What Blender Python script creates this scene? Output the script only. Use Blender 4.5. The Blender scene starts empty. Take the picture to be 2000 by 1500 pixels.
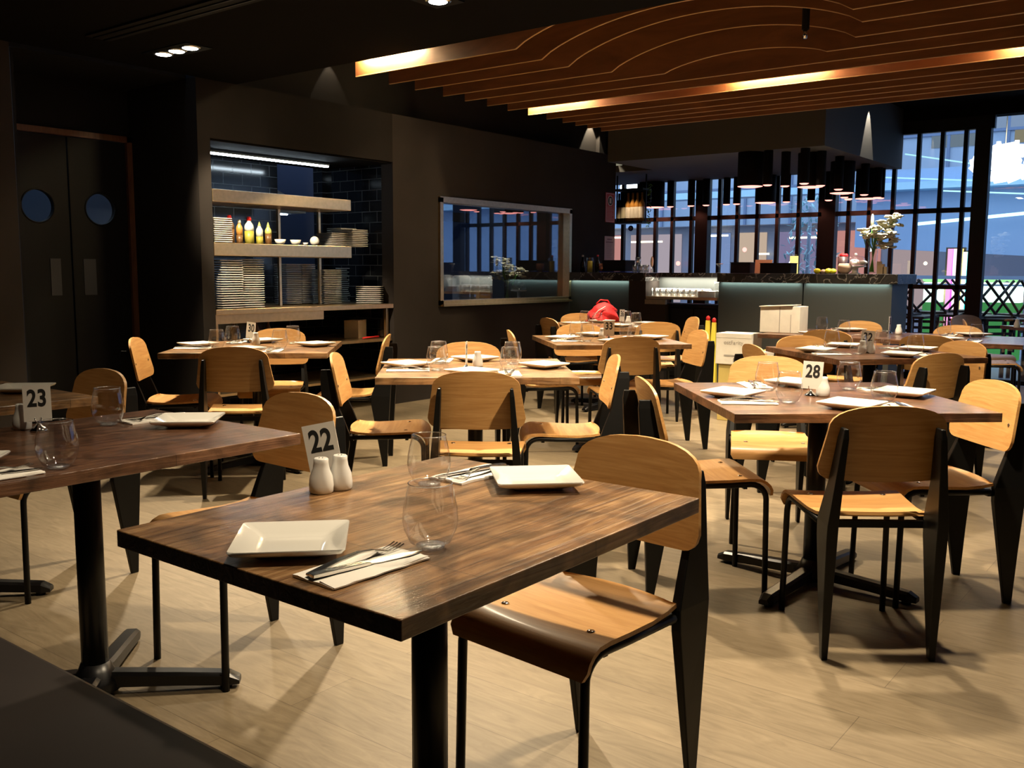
import bpy, bmesh, math, random
from mathutils import Vector, Matrix
R = math.radians
PI = math.pi
random.seed(7)
SC = bpy.context.scene
COL = SC.collection

# ------------------------------------------------------------------ camera
F_PX, PITCH, ROLL, YAW, HC = 1844.5, 0.119797, 0.005566, 0.657004, 1.26
Fw = Vector((math.cos(YAW)*math.cos(PITCH), math.sin(YAW)*math.cos(PITCH), -math.sin(PITCH)))
Rt = Vector((math.sin(YAW), -math.cos(YAW), 0))
Up = Rt.cross(Fw)
R2 = Rt*math.cos(ROLL) + Up*math.sin(ROLL)
U2 = Up*math.cos(ROLL) - Rt*math.sin(ROLL)
CAM = Vector((0, 0, HC))
cd = bpy.data.cameras.new('camera')
cam = bpy.data.objects.new('camera', cd)
COL.objects.link(cam)
cd.sensor_width = 36.0
cd.lens = F_PX*36.0/2000.0
cd.clip_start = 0.02
cd.clip_end = 200
M = Matrix((R2, U2, -Fw)).transposed().to_4x4()
M.translation = CAM
cam.matrix_world = M
SC.camera = cam

def ray(x, y): return Fw + R2*((x-1000)/F_PX) - U2*((y-750)/F_PX)
def at(x, y, z):
    d = ray(x, y); return CAM + d*((z-HC)/d.z)
def onX(x, y, X):
    d = ray(x, y); return CAM + d*(X/d.x)
def onY(x, y, Y):
    d = ray(x, y); return CAM + d*(Y/d.y)

# ------------------------------------------------------------------ mesh builder
class MB:
    def __init__(s): s.v = []; s.f = []; s.sm = []
    def add(s, vs, fs, smooth=False):
        b = len(s.v); s.v += [tuple(v) for v in vs]
        for f in fs: s.f.append(tuple(i+b for i in f)); s.sm.append(smooth)
        return s
    def box(s, x0, x1, y0, y1, z0, z1, rot=None, c=None):
        vs = [Vector((x, y, z)) for z in (z0, z1) for y in (y0, y1) for x in (x0, x1)]
        if rot is not None:
            cc = Vector(c) if c else Vector((0, 0, 0))
            vs = [rot @ (v-cc) + cc for v in vs]
        return s.add(vs, [(0,2,3,1), (4,5,7,6), (0,1,5,4), (2,6,7,3), (0,4,6,2), (1,3,7,5)])
    def hexa(s, rings, smooth=False):   # rings: list of equal-length closed loops
        n = len(rings[0]); vs = [p for r in rings for p in r]; fs = []
        for i in range(len(rings)-1):
            for j in range(n):
                k = (j+1) % n
                fs.append((i*n+j, i*n+k, (i+1)*n+k, (i+1)*n+j))
        b = (len(rings)-1)*n
        s.add(vs, fs, smooth)
        s.add(rings[0], [tuple(range(n))[::-1]]); s.add(rings[-1], [tuple(range(n))])
        return s
    def lathe(s, prof, n=20, c=(0, 0, 0), cap0=True, cap1=True, smooth=True):
        vs = []; fs = []; m = len(prof)
        for (r, z) in prof:
            for j in range(n):
                a = 2*PI*j/n; vs.append((c[0]+r*math.cos(a), c[1]+r*math.sin(a), c[2]+z))
        for i in range(m-1):
            for j in range(n):
                k = (j+1) % n; fs.append((i*n+j, i*n+k, (i+1)*n+k, (i+1)*n+j))
        s.add(vs, fs, smooth)
        if cap0: s.add(vs[:n], [tuple(range(n))[::-1]])
        if cap1: s.add(vs[-n:], [tuple(range(n))])
        return s
    def tube(s, pts, r, n=8, smooth=True):
        pts = [Vector(p) for p in pts]; rings = []
        rr = r if isinstance(r, (list, tuple)) else [r]*len(pts)
        up = None
        for i, p in enumerate(pts):
            t = (pts[min(i+1, len(pts)-1)] - pts[max(i-1, 0)]).normalized()
            if up is None: up = Vector((0, 0, 1)) if abs(t.z) < .9 else Vector((1, 0, 0))
            a = t.cross(up).normalized(); up = a.cross(t).normalized()
            rings.append([p + (a*math.cos(2*PI*j/n) + up*math.sin(2*PI*j/n))*rr[i] for j in range(n)])
        return s.hexa(rings, smooth)
    def ball(s, c, r, n=10, m=6, sc=(1, 1, 1), rot=None):
        vs = []; fs = []
        for i in range(m+1):
            th = PI*i/m
            for j in range(n):
                a = 2*PI*j/n
                v = Vector((r*sc[0]*math.sin(th)*math.cos(a), r*sc[1]*math.sin(th)*math.sin(a), r*sc[2]*math.cos(th)))
                if rot is not None: v = rot @ v
                vs.append(v+Vector(c))
        for i in range(m):
            for j in range(n):
                k = (j+1) % n; fs.append((i*n+j, (i+1)*n+j, (i+1)*n+k, i*n+k))
        return s.add(vs, fs, True)
    def quad(s, a, b, c, d): return s.add([a, b, c, d], [(0, 1, 2, 3)])
    def mesh(s, name, mat):
        me = bpy.data.meshes.new(name); me.from_pydata(s.v, [], s.f)
        me.polygons.foreach_set('use_smooth', s.sm)
        me.materials.append(mat)
        bm = bmesh.new(); bm.from_mesh(me)
        bmesh.ops.remove_doubles(bm, verts=bm.verts, dist=1e-6)
        bm.faces.ensure_lookup_table()
        if not getattr(s, 'open', False):
            bmesh.ops.recalc_face_normals(bm, faces=bm.faces)
        bm.to_mesh(me); bm.free()
        me.update()
        return me
    def build(s, name, mat, parent=None, bevel=0.0):
        o = bpy.data.objects.new(name, s.mesh(name, mat)); COL.objects.link(o)
        if parent is not None: o.parent = parent
        if bevel:
            b = o.modifiers.new('bevel', 'BEVEL'); b.width = bevel; b.segments = 2; b.limit_method = 'ANGLE'
        return o

def tag(o, label=None, cat=None, group=None, kind=None):
    if label: o['label'] = label
    if cat: o['category'] = cat
    if group: o['group'] = group
    if kind: o['kind'] = kind
    return o
def empty(name, loc=(0, 0, 0), rz=0, label=None, cat=None, group=None):
    o = bpy.data.objects.new(name, None); COL.objects.link(o)
    o.location = loc; o.rotation_euler = (0, 0, rz); o.empty_display_size = .05
    return tag(o, label, cat, group)
def kids(o): return [c for c in COL.objects if c.parent == o]
KIDS = {}
def copy_tree(o, parent=None):
    c = o.copy(); COL.objects.link(c)
    if parent is not None: c.parent = parent
    if o.name not in KIDS: KIDS[o.name] = kids(o)
    for ch in KIDS[o.name]: copy_tree(ch, c)
    return c
PROTO = {}
def inst(key, maker, loc, rz, label, cat, group=None, rot=None):
    """first call builds the thing, later calls copy it part by part"""
    if key not in PROTO:
        o = maker(); PROTO[key] = o
    else:
        o = copy_tree(PROTO[key])
    o.location = loc
    o.rotation_euler = rot if rot else (0, 0, rz)
    o['label'] = label; o['category'] = cat
    if group: o['group'] = group
    return o
def struct(name, mb, m, parent=None, bevel=0):
    o = mb.build(name, m, parent, bevel)
    if parent is None: o['kind'] = 'structure'
    return o
def boxmb(*a): return MB().box(*a)

# ------------------------------------------------------------------ materials
def newmat(name):
    m = bpy.data.materials.new(name); m.use_nodes = True
    nt = m.node_tree; nt.nodes.clear()
    return m, nt
def N(nt, t, **kw):
    n = nt.nodes.new(t)
    for k, v in kw.items():
        if k in n.inputs.keys() if isinstance(k, str) else False: n.inputs[k].default_value = v
        else: setattr(n, k, v)
    return n
def ramp(nt, fac, stops):
    r = nt.nodes.new('ShaderNodeValToRGB'); nt.links.new(fac, r.inputs[0])
    e = r.color_ramp.elements
    while len(e) < len(stops): e.new(0.5)
    for el, (p, c) in zip(e, stops):
        el.position = p; el.color = (*c, 1) if len(c) == 3 else c
    return r.outputs[0]
def out(nt, sh):
    o = nt.nodes.new('ShaderNodeOutputMaterial'); nt.links.new(sh, o.inputs[0])
def plain(name, col, rough=.5, metal=0, coat=0, spec=.5, noise=0, nscale=8, trans=0):
    m, nt = newmat(name)
    b = nt.nodes.new('ShaderNodeBsdfPrincipled')
    b.inputs['Base Color'].default_value = (*col, 1)
    b.inputs['Roughness'].default_value = rough
    b.inputs['Metallic'].default_value = metal
    b.inputs['Coat Weight'].default_value = coat
    b.inputs['Specular IOR Level'].default_value = spec
    b.inputs['Transmission Weight'].default_value = trans
    if noise:
        t = nt.nodes.new('ShaderNodeTexNoise'); t.inputs['Scale'].default_value = nscale; t.inputs['Detail'].default_value = 5
        tc = nt.nodes.new('ShaderNodeTexCoord'); nt.links.new(tc.outputs['Object'], t.inputs['Vector'])
        c = ramp(nt, t.outputs['Fac'], [(.3, tuple(v*(1-noise) for v in col)), (.7, tuple(min(1, v*(1+noise)) for v in col))])
        nt.links.new(c, b.inputs['Base Color'])
    out(nt, b.outputs[0]); return m
def emit(name, col, s):
    m, nt = newmat(name); e = nt.nodes.new('ShaderNodeEmission')
    e.inputs[0].default_value = (*col, 1); e.inputs[1].default_value = s
    out(nt, e.outputs[0]); return m
def wood(name, c1, c2, c3, scale=(3, 30, 30), rough=.4, bump=.05, coat=0, dist=2.0, blot=0, spec=.5, detail=6, planks=False):
    m, nt = newmat(name)
    tc = nt.nodes.new('ShaderNodeTexCoord'); mp = nt.nodes.new('ShaderNodeMapping')
    oi = nt.nodes.new('ShaderNodeObjectInfo')
    mul = nt.nodes.new('ShaderNodeVectorMath'); mul.operation = 'SCALE'
    cmb = nt.nodes.new('ShaderNodeCombineXYZ')
    for i in range(3): nt.links.new(oi.outputs['Random'], cmb.inputs[i])
    nt.links.new(cmb.outputs[0], mul.inputs[0]); mul.inputs['Scale'].default_value = 13.0
    ad = nt.nodes.new('ShaderNodeVectorMath'); ad.operation = 'ADD'
    nt.links.new(tc.outputs['Object'], ad.inputs[0]); nt.links.new(mul.outputs[0], ad.inputs[1])
    nt.links.new(ad.outputs[0], mp.inputs[0]); mp.inputs['Scale'].default_value = scale
    n1 = nt.nodes.new('ShaderNodeTexNoise'); n1.inputs['Scale'].default_value = 1.0
    n1.inputs['Detail'].default_value = detail; n1.inputs['Distortion'].default_value = dist; n1.inputs['Roughness'].default_value = .62
    nt.links.new(mp.outputs[0], n1.inputs['Vector'])
    col = ramp(nt, n1.outputs['Fac'], [(.32, c1), (.5, c2), (.68, c3)])
    b = nt.nodes.new('ShaderNodeBsdfPrincipled')
    if blot:
        n2 = nt.nodes.new('ShaderNodeTexNoise'); n2.inputs['Scale'].default_value = 7; n2.inputs['Detail'].default_value = 8; n2.inputs['Distortion'].default_value = 1.5
        nt.links.new(ad.outputs[0], n2.inputs['Vector'])
        g = ramp(nt, n2.outputs['Fac'], [(.35, (1-blot,)*3), (.6, (1.1, 1.1, 1.1))])
        mx = nt.nodes.new('ShaderNodeMix'); mx.data_type = 'RGBA'; mx.blend_type = 'MULTIPLY'; mx.inputs[0].default_value = 1
        nt.links.new(col, mx.inputs[6]); nt.links.new(g, mx.inputs[7]); col = mx.outputs[2]
    if planks:
        br = nt.nodes.new('ShaderNodeTexBrick'); br.inputs['Scale'].default_value = 1; br.offset = .43
        br.inputs['Brick Width'].default_value = .52; br.inputs['Row Height'].default_value = .118; br.inputs['Mortar Size'].default_value = .0011; br.inputs['Mortar Smooth'].default_value = .4
        br.inputs['Color1'].default_value = (.78, .74, .7, 1); br.inputs['Color2'].default_value = (1.1, 1.1, 1.1, 1); br.inputs['Mortar'].default_value = (.3, .26, .22, 1)
        nt.links.new(ad.outputs[0], br.inputs[0])
        mx = nt.nodes.new('ShaderNodeMix'); mx.data_type = 'RGBA'; mx.blend_type = 'MULTIPLY'; mx.inputs[0].default_value = 1
        nt.links.new(col, mx.inputs[6]); nt.links.new(br.outputs['Color'], mx.inputs[7]); col = mx.outputs[2]
    nt.links.new(col, b.inputs['Base Color'])
    b.inputs['Roughness'].default_value = rough; b.inputs['Coat Weight'].default_value = coat
    b.inputs['Coat Roughness'].default_value = .15; b.inputs['Specular IOR Level'].default_value = spec
    bp = nt.nodes.new('ShaderNodeBump'); bp.inputs['Strength'].default_value = bump; bp.inputs['Distance'].default_value = .01
    nt.links.new(n1.outputs['Fac'], bp.inputs['Height']); nt.links.new(bp.outputs[0], b.inputs['Normal'])
    out(nt, b.outputs[0]); return m
def thin_glass(name, tint=(1, 1, 1), base=.04, edge=.85, rough=.0, rim=None):
    m, nt = newmat(name)
    lw = nt.nodes.new('ShaderNodeLayerWeight'); lw.inputs['Blend'].default_value = .25
    t = nt.nodes.new('ShaderNodeBsdfTransparent'); t.inputs[0].default_value = (*tint, 1)
    g = nt.nodes.new('ShaderNodeBsdfGlossy'); g.inputs['Roughness'].default_value = rough; g.inputs[0].default_value = (.95, .97, 1, 1)
    mr = nt.nodes.new('ShaderNodeMapRange'); nt.links.new(lw.outputs['Facing'], mr.inputs[0])
    mr.interpolation_type = 'SMOOTHSTEP'
    mr.inputs[1].default_value = .22; mr.inputs[2].default_value = 1; mr.inputs[3].default_value = base; mr.inputs[4].default_value = edge
    if rim is not None:
        c_ = ramp(nt, lw.outputs['Facing'], [(.0, tint), (.55, tint), (.93, (rim,)*3)])
        nt.links.new(c_, t.inputs[0])
    mx = nt.nodes.new('ShaderNodeMixShader'); nt.links.new(mr.outputs[0], mx.inputs[0])
    nt.links.new(t.outputs[0], mx.inputs[1]); nt.links.new(g.outputs[0], mx.inputs[2])
    out(nt, mx.outputs[0]); return m
def floor_mat():
    m, nt = newmat('floor_oak')
    tc = nt.nodes.new('ShaderNodeTexCoord'); mp = nt.nodes.new('ShaderNodeMapping')
    mp.inputs['Rotation'].default_value = (0, 0, PI/2)
    nt.links.new(tc.outputs['Object'], mp.inputs[0])
    br = nt.nodes.new('ShaderNodeTexBrick'); br.inputs['Scale'].default_value = 1
    br.inputs['Brick Width'].default_value = 2.1; br.inputs['Row Height'].default_value = .24
    br.inputs['Mortar Size'].default_value = .0013; br.inputs['Mortar Smooth'].default_value = .6
    br.offset = .37
    br.inputs['Color1'].default_value = (.86, .86, .86, 1); br.inputs['Color2'].default_value = (1.08, 1.08, 1.08, 1); br.inputs['Mortar'].default_value = (.45, .42, .4, 1)
    nt.links.new(mp.outputs[0], br.inputs[0])
    m2 = nt.nodes.new('ShaderNodeMapping'); m2.inputs['Scale'].default_value = (7, 1.1, 1)
    nt.links.new(tc.outputs['Object'], m2.inputs[0])
    n1 = nt.nodes.new('ShaderNodeTexNoise'); n1.inputs['Scale'].default_value = 3.2; n1.inputs['Detail'].default_value = 9; n1.inputs['Distortion'].default_value = 2.2
    n1.inputs['Roughness'].default_value = .62
    nt.links.new(m2.outputs[0], n1.inputs[0])
    c = ramp(nt, n1.outputs['Fac'], [(.28, (.118, .088, .052)), (.5, (.155, .119, .074)), (.72, (.19, .149, .096))])
    mx = nt.nodes.new('ShaderNodeMix'); mx.data_type = 'RGBA'; mx.blend_type = 'MULTIPLY'; mx.inputs[0].default_value = 1
    nt.links.new(c, mx.inputs[6]); nt.links.new(br.outputs['Color'], mx.inputs[7])
    b = nt.nodes.new('ShaderNodeBsdfPrincipled'); nt.links.new(mx.outputs[2], b.inputs['Base Color'])
    b.inputs['Roughness'].default_value = .52; b.inputs['Specular IOR Level'].default_value = .3
    bp = nt.nodes.new('ShaderNodeBump'); bp.inputs['Strength'].default_value = .12; bp.inputs['Distance'].default_value = .01
    nt.links.new(br.outputs['Fac'], bp.inputs['Height']); bp.invert = True
    nt.links.new(bp.outputs[0], b.inputs['Normal'])
    out(nt, b.outputs[0]); return m
def tile_mat():
    m, nt = newmat('black_tile')
    tc = nt.nodes.new('ShaderNodeTexCoord'); sp = nt.nodes.new('ShaderNodeSeparateXYZ'); cb = nt.nodes.new('ShaderNodeCombineXYZ')
    nt.links.new(tc.outputs['Object'], sp.inputs[0])
    ad = nt.nodes.new('ShaderNodeMath'); ad.operation = 'ADD'
    nt.links.new(sp.outputs[0], ad.inputs[0]); nt.links.new(sp.outputs[1], ad.inputs[1])
    nt.links.new(ad.outputs[0], cb.inputs[0]); nt.links.new(sp.outputs[2], cb.inputs[1])
    br = nt.nodes.new('ShaderNodeTexBrick'); br.inputs['Scale'].default_value = 1
    br.inputs['Brick Width'].default_value = .2; br.inputs['Row Height'].default_value = .1
    br.inputs['Mortar Size'].default_value = .004; br.inputs['Mortar Smooth'].default_value = .3
    br.inputs['Color1'].default_value = (.006, .007, .009, 1); br.inputs['Color2'].default_value = (.01, .011, .014, 1); br.inputs['Mortar'].default_value = (.07, .08, .09, 1)
    nt.links.new(cb.outputs[0], br.inputs[0])
    b = nt.nodes.new('ShaderNodeBsdfPrincipled'); nt.links.new(br.outputs['Color'], b.inputs['Base Color'])
    b.inputs['Roughness'].default_value = .12
    bp = nt.nodes.new('ShaderNodeBump'); bp.inputs['Strength'].default_value = .7; bp.inputs['Distance'].default_value = .006; bp.invert = True
    nt.links.new(br.outputs['Fac'], bp.inputs['Height']); nt.links.new(bp.outputs[0], b.inputs['Normal'])
    out(nt, b.outputs[0]); return m
def marble_mat():
    m, nt = newmat('dark_marble')
    tc = nt.nodes.new('ShaderNodeTexCoord')
    n1 = nt.nodes.new('ShaderNodeTexNoise'); n1.inputs['Scale'].default_value = 3; n1.inputs['Detail'].default_value = 9; n1.inputs['Distortion'].default_value = 3
    nt.links.new(tc.outputs['Object'], n1.inputs[0])
    c = ramp(nt, n1.outputs['Fac'], [(.44, (.02, .018, .016)), (.495, (.035, .032, .03)), (.51, (.3, .28, .25)), (.525, (.03, .028, .027)), (.7, (.05, .047, .045))])
    b = nt.nodes.new('ShaderNodeBsdfPrincipled'); nt.links.new(c, b.inputs['Base Color']); b.inputs['Roughness'].default_value = .2
    out(nt, b.outputs[0]); return m

MAT = {}
MAT['floor'] = floor_mat()
MAT['tile'] = tile_mat()
MAT['marble'] = marble_mat()
MAT['ply'] = wood('oak_plywood', (.39, .19, .058), (.465, .245, .08), (.54, .305, .115), (3, 40, 60), .45, .03, coat=.08, dist=1.2)
MAT['table'] = wood('rustic_tabletop', (.13, .062, .025), (.255, .138, .06), (.40, .245, .118), (2.6, 34, 34), .34, .4, coat=.3, dist=1.7, blot=.6, detail=10, planks=True)
MAT['table_dark'] = wood('dark_rustic_tabletop', (.065, .028, .016), (.14, .066, .036), (.24, .125, .07), (2.6, 34, 34), .3, .4, coat=.4, dist=1.7, blot=.55, detail=10, planks=True)
MAT['slat'] = wood('slat_veneer', (.15, .055, .02), (.2, .076, .028), (.25, .098, .037), (20, 1.2, 6), .45, .02, dist=1.5)
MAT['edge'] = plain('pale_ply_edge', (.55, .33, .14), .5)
MAT['black'] = plain('black_metal', (.004, .004, .004), .42, spec=.22)
MAT['iron'] = plain('cast_iron_black', (.004, .004, .005), .35, spec=.35)
MAT['wall'] = plain('charcoal_wall', (.015, .0125, .011), .85, spec=.12, noise=.15, nscale=2)
MAT['wallbrown'] = plain('brown_wall', (.03, .0245, .0215), .85, spec=.15, noise=.12, nscale=2)
MAT['dark'] = plain('dark_paint', (.007, .007, .008), .7, spec=.15)
MAT['ceil'] = plain('dark_ceiling', (.0042, .0038, .0034), .9, spec=.05)
MAT['soffit'] = plain('grey_bulkhead', (.06, .055, .05), .8)
MAT['door'] = plain('black_door', (.004, .004, .005), .6, spec=.2)
MAT['jamb'] = wood('door_frame_wood', (.06, .02, .008), (.09, .035, .014), (.12, .05, .02), (20, 20, 2), .5)
MAT['steel'] = plain('brushed_steel', (.62, .46, .27), .3, metal=1, noise=.08, nscale=30)
MAT['chrome'] = plain('chrome', (.8, .8, .8), .1, metal=1)
MAT['cutlery'] = plain('polished_cutlery', (.8, .78, .74), .2, metal=1)
MAT['china'] = plain('white_china', (.80, .78, .73), .12, coat=.5)
MAT['shaker'] = plain('white_porcelain', (.72, .71, .68), .3, coat=.3)
MAT['napkin'] = plain('paper_napkin', (.85, .82, .77), .9)
MAT['card'] = plain('white_card', (.78, .75, .7), .35)
MAT['ink'] = plain('black_ink', (.01, .01, .01), .6)
MAT['glass'] = thin_glass('thin_glass', (.975, .975, .975), .055, .75, .02, rim=.3)
MAT['glassbase'] = thin_glass('glass_base', (.95, .95, .95), .32, .95, .16)
_nt = MAT['glassbase'].node_tree; _n = _nt.nodes.new('ShaderNodeTexNoise'); _n.inputs['Scale'].default_value = 220
_tc = _nt.nodes.new('ShaderNodeTexCoord'); _nt.links.new(_tc.outputs['Object'], _n.inputs[0])
_b = _nt.nodes.new('ShaderNodeBump'); _b.inputs['Strength'].default_value = .9; _b.inputs['Distance'].default_value = .004
_nt.links.new(_n.outputs['Fac'], _b.inputs['Height'])
for _g in _nt.nodes:
    if _g.type == 'BSDF_GLOSSY': _nt.links.new(_b.outputs[0], _g.inputs['Normal'])
MAT['glasslit'] = thin_glass('tumbler_glass', (.9, .9, .88), .35, .95, .2)
MAT['pane'] = thin_glass('window_glass', (.93, .95, .97), .07, .5)
MAT['mirrorpane'] = thin_glass('kitchen_window_glass', (.88, .92, 1), .2, .7)
MAT['bench'] = plain('charcoal_leatherette', (.028, .024, .024), .42, noise=.1, nscale=5)
MAT['led'] = emit('led_cool', (.75, .9, 1), 30)
MAT['ledbar'] = emit('led_bar_strip', (.7, 1, .92), 1.6)
MAT['lampwarm'] = emit('lamp_warm', (1, .76, .42), 600)
MAT['lampwhite'] = emit('lamp_white', (1, .93, .8), 25)
MAT['pend'] = plain('pendant_black', (.005, .004, .004), .8, spec=.15)
MAT['pendglow'] = emit('pendant_glow', (1, .33, .27), 2.2)
MAT['pendin'] = plain('pendant_copper_inside', (.9, .28, .16), .35, metal=1)
MAT['panel'] = plain('bar_front_panel', (.05, .055, .052), .55)
MAT['carton'] = plain('white_carton', (.72, .69, .62), .8, noise=.06, nscale=12)
MAT['cartonprint'] = plain('carton_print', (.33, .31, .28), .8)
MAT['kraft'] = plain('yellow_kraft', (.52, .4, .12), .7, noise=.1, nscale=6)
MAT['yellow'] = plain('yellow_plastic', (.8, .65, .08), .4)
MAT['red'] = plain('red_fabric', (.6, .015, .02), .7, noise=.25, nscale=10)
MAT['redplastic'] = plain('red_plastic', (.6, .02, .02), .35)
MAT['signred'] = plain('sign_red', (.48, .05, .06), .5)
MAT['signpink'] = plain('notice_paper', (.62, .43, .39), .7)
MAT['silver'] = plain('silver_ink', (.65, .6, .58), .5)
MAT['leaf'] = plain('green_leaf', (.12, .32, .04), .5)
MAT['petal'] = plain('cream_petal', (.92, .9, .68), .5)
MAT['rose'] = plain('red_rose', (.65, .01, .02), .5)
MAT['oil'] = plain('olive_sauce', (.3, .27, .04), .4)
MAT['clearbottle'] = plain('cloudy_bottle', (.62, .66, .62), .3)
MAT['brownsauce'] = plain('brown_sauce', (.12, .06, .02), .35)
MAT['amber'] = plain('amber_sauce', (.45, .22, .05), .35)
MAT['lime'] = plain('lime_bottle', (.5, .52, .14), .35)
MAT['kwall'] = plain('kitchen_wall', (.3, .36, .45), .6)
MAT['kback'] = plain('kitchen_back_wall', (.05, .07, .11), .5)
MAT['kdark'] = plain('kitchen_dark', (.02, .022, .03), .5)
MAT['bowlbrown'] = plain('wicker_brown', (.45, .3, .2), .8)
MAT['lemon'] = plain('lemon_peel', (.85, .75, .03), .5)
MAT['blue'] = plain('blue_glass', (.01, .03, .4), .2)
MAT['wine'] = plain('wine_bottle', (.006, .01, .006), .12)
MAT['winelabel'] = plain('wine_label', (.5, .48, .38), .7)
MAT['kraftpaper'] = plain('tan_paper', (.62, .45, .27), .8)
MAT['wax'] = emit('candle_wax', (1, .8, .25), 1.2)
MAT['copperglass'] = plain('copper_glass', (.5, .2, .12), .25, metal=.6)

# ------------------------------------------------------------------ the room
WY = 6.27     # kitchen wall plane
WX = 11.79    # glazed wall plane
CZ = 2.67     # low dark ceiling
HZ = 3.15     # high ceiling
struct('floor', boxmb(-1.2, WX+.05, -3.5, 10.2, -.1, 0), MAT['floor'])
struct('ceiling', boxmb(-1.2, 4.63, -3.5, 6.27, CZ, HZ+.1), MAT['ceil'])
struct('ceiling_upper', boxmb(4.63, WX+.2, -3.5, 7.9, HZ, HZ+.1), MAT['ceil'])
struct('wall_rear', boxmb(-1.3, -1.2, -3.5, 7.2, 0, HZ), MAT['wall'])
struct('wall_near', boxmb(-1.2, WX, -3.6, -3.5, 0, HZ), MAT['wall'])
# kitchen wall in pieces around the door recess, the shelving recess and the kitchen window
struct('wall_left', boxmb(-1.2, onY(40, 500, WY).x, WY, WY+.15, 0, HZ), MAT['wallbrown'])
w = MB(); w.box(4.27, 4.38, WY, 7.3, 0, CZ); w.box(4.38, 6.32, WY, 7.3, 2.24, CZ)
struct('wall_pier', w, MAT['wall'])
struct('wall_upper', MB().box(4.63, 10.21, WY+.2, WY+.3, CZ+.001, HZ), MAT['wall'])
struct('wall_recess_lintel', boxmb(onY(40, 500, WY).x, 4.27, WY+.12, 7.3, CZ, HZ), MAT['dark'])
mx0, mx1, mz0, mz1 = 6.95, 9.2, .915, 1.96
w = MB(); w.box(6.32, mx0, WY, WY+.15, 0, CZ); w.box(mx1, 10.21, WY, WY+.15, 0, CZ)
w.box(mx0, mx1, WY, WY+.15, 0, mz0); w.box(mx0, mx1, WY, WY+.15, mz1, CZ); w.box(6.32, 10.21, WY+.15, WY+.3, CZ-.05, CZ)
struct('wall_kitchen', w, MAT['wallbrown'])
struct('wall_recess_side', boxmb(3.0, 3.02, WY+.15, 7.2, 0, CZ), MAT['dark'])
struct('wall_return', boxmb(10.06, 10.21, WY+.15, 7.9, 0, HZ), MAT['wall'])
struct('wall_end', boxmb(10.21, WX+.1, 7.8, 7.9, 0, HZ), MAT['kwall'])

# double swing door
DY = 7.2
def door_leaf(idx, x0, x1, px):
    e = empty('door_%d' % idx, ((x0+x1)/2, DY, 0)); e['kind'] = 'structure'
    cx = px-(x0+x1)/2; h = (x1-x0)/2-.003; r = .12; zc = 1.72; z0, z1 = 0.008, 2.25
    mb = MB(); n = 40; ring = []; outer = []
    for k in range(n):
        a = 2*PI*k/n; ca, sa = math.cos(a), math.sin(a)
        ring.append((cx+r*ca, zc+r*sa))
        t = min([((h-cx)/ca if ca > 1e-6 else (-h-cx)/ca if ca < -1e-6 else 1e9), ((z1-zc)/sa if sa > 1e-6 else (z0-zc)/sa if sa < -1e-6 else 1e9)])
        outer.append((cx+t*ca, zc+t*sa))
    for y in (-.02, .02):
        vs = [(p[0], y, p[1]) for p in ring]+[(p[0], y, p[1]) for p in outer]
        fs = [(k, (k+1) % n, n+(k+1) % n, n+k) for k in range(n)]
        for (ax, az) in ((-h, z0), (h, z0), (h, z1), (-h, z1)):
            k = min(range(n), key=lambda q: -((math.atan2(az-zc, ax-cx)-2*PI*q/n) % (2*PI)) if False else abs((((math.atan2(az-zc, ax-cx)) % (2*PI))-2*PI*(q+.5)/n)))
            b = len(vs); vs.append((ax, y, az)); fs.append((n+k, n+(k+1) % n, b))
        mb.add(vs, fs)
    mb.add([(p[0], y, p[1]) for y in (-.02, .02) for p in ring], [(k, (k+1) % n, n+(k+1) % n, n+k) for k in range(n)])
    mb.box(-h, -h+.002, -.02, .02, z0, z1); mb.box(h-.002, h, -.02, .02, z0, z1)
    struct('door_panel', mb, MAT['door'], e)
    fr = MB(); fr.tube([(cx+(r+.004)*math.cos(2*PI*k/32), -.022, zc+(r+.004)*math.sin(2*PI*k/32)) for k in range(33)], .006, 6)
    fr.build('porthole_rim', MAT['black'], e)
    g = MB(); g.hexa([[(cx+r*math.cos(2*PI*k/32), y, zc+r*math.sin(2*PI*k/32)) for k in range(32)] for y in (-.002, .002)])
    g.build('porthole_glass', MAT['pane'], e)
    pl = MB().box(px+(.07 if idx == 1 else -.16)-(x0+x1)/2, px+(.15 if idx == 1 else -.06)-(x0+x1)/2, -.026, -.02, 1.05, 1.33)
    pl.build('push_plate', MAT['kdark'], e)
    return e
door_leaf(1, 3.27, 3.74, 3.50)
door_leaf(2, 3.745, 4.22, 3.99)
struct('trim_1', MB().box(4.22, 4.265, DY-.05, DY+.05, 0, 2.3).box(3.1, 4.265, DY-.05, DY+.05, 2.255, 2.3), MAT['jamb'])
struct('wall_recess_back', MB().box(3.02, 3.26, DY, DY+.1, 0, 2.3).box(3.02, 4.27, DY, DY+.1, 2.3, HZ), MAT['dark'])

# kitchen behind the wall
struct('wall_kitchen_back', boxmb(2.4, 10.06, 9.6, 9.7, 0, HZ), MAT['kback'])
struct('wall_kitchen_right', boxmb(10.06, 10.16, 7.9, 9.7, 0, HZ), MAT['kback'])
struct('wall_kitchen_side', boxmb(2.3, 2.4, 7.3, 9.7, 0, HZ), MAT['kwall'])
struct('ceiling_kitchen', boxmb(2.3, 10.1, 6.43, 9.7, HZ, HZ+.08), MAT['kdark'])
w = MB().box(6.32, 6.42, WY+.15, 7.3, 0, CZ-.06)
struct('wall_tile_side', w, MAT['tile'])
w = MB().box(4.38, 5.72, 7.17, 7.3, 0, 2.24).box(5.72, 6.32, 7.17, 7.3, 0, 1.0).box(6.26, 6.32, 7.17, 7.3, 1.0, 2.24)
struct('wall_tile_back', w, MAT['tile'])
struct('ceiling_niche', boxmb(4.381, 6.319, WY+.02, 7.17, 2.225, 2.239), MAT['ceil'])

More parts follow.
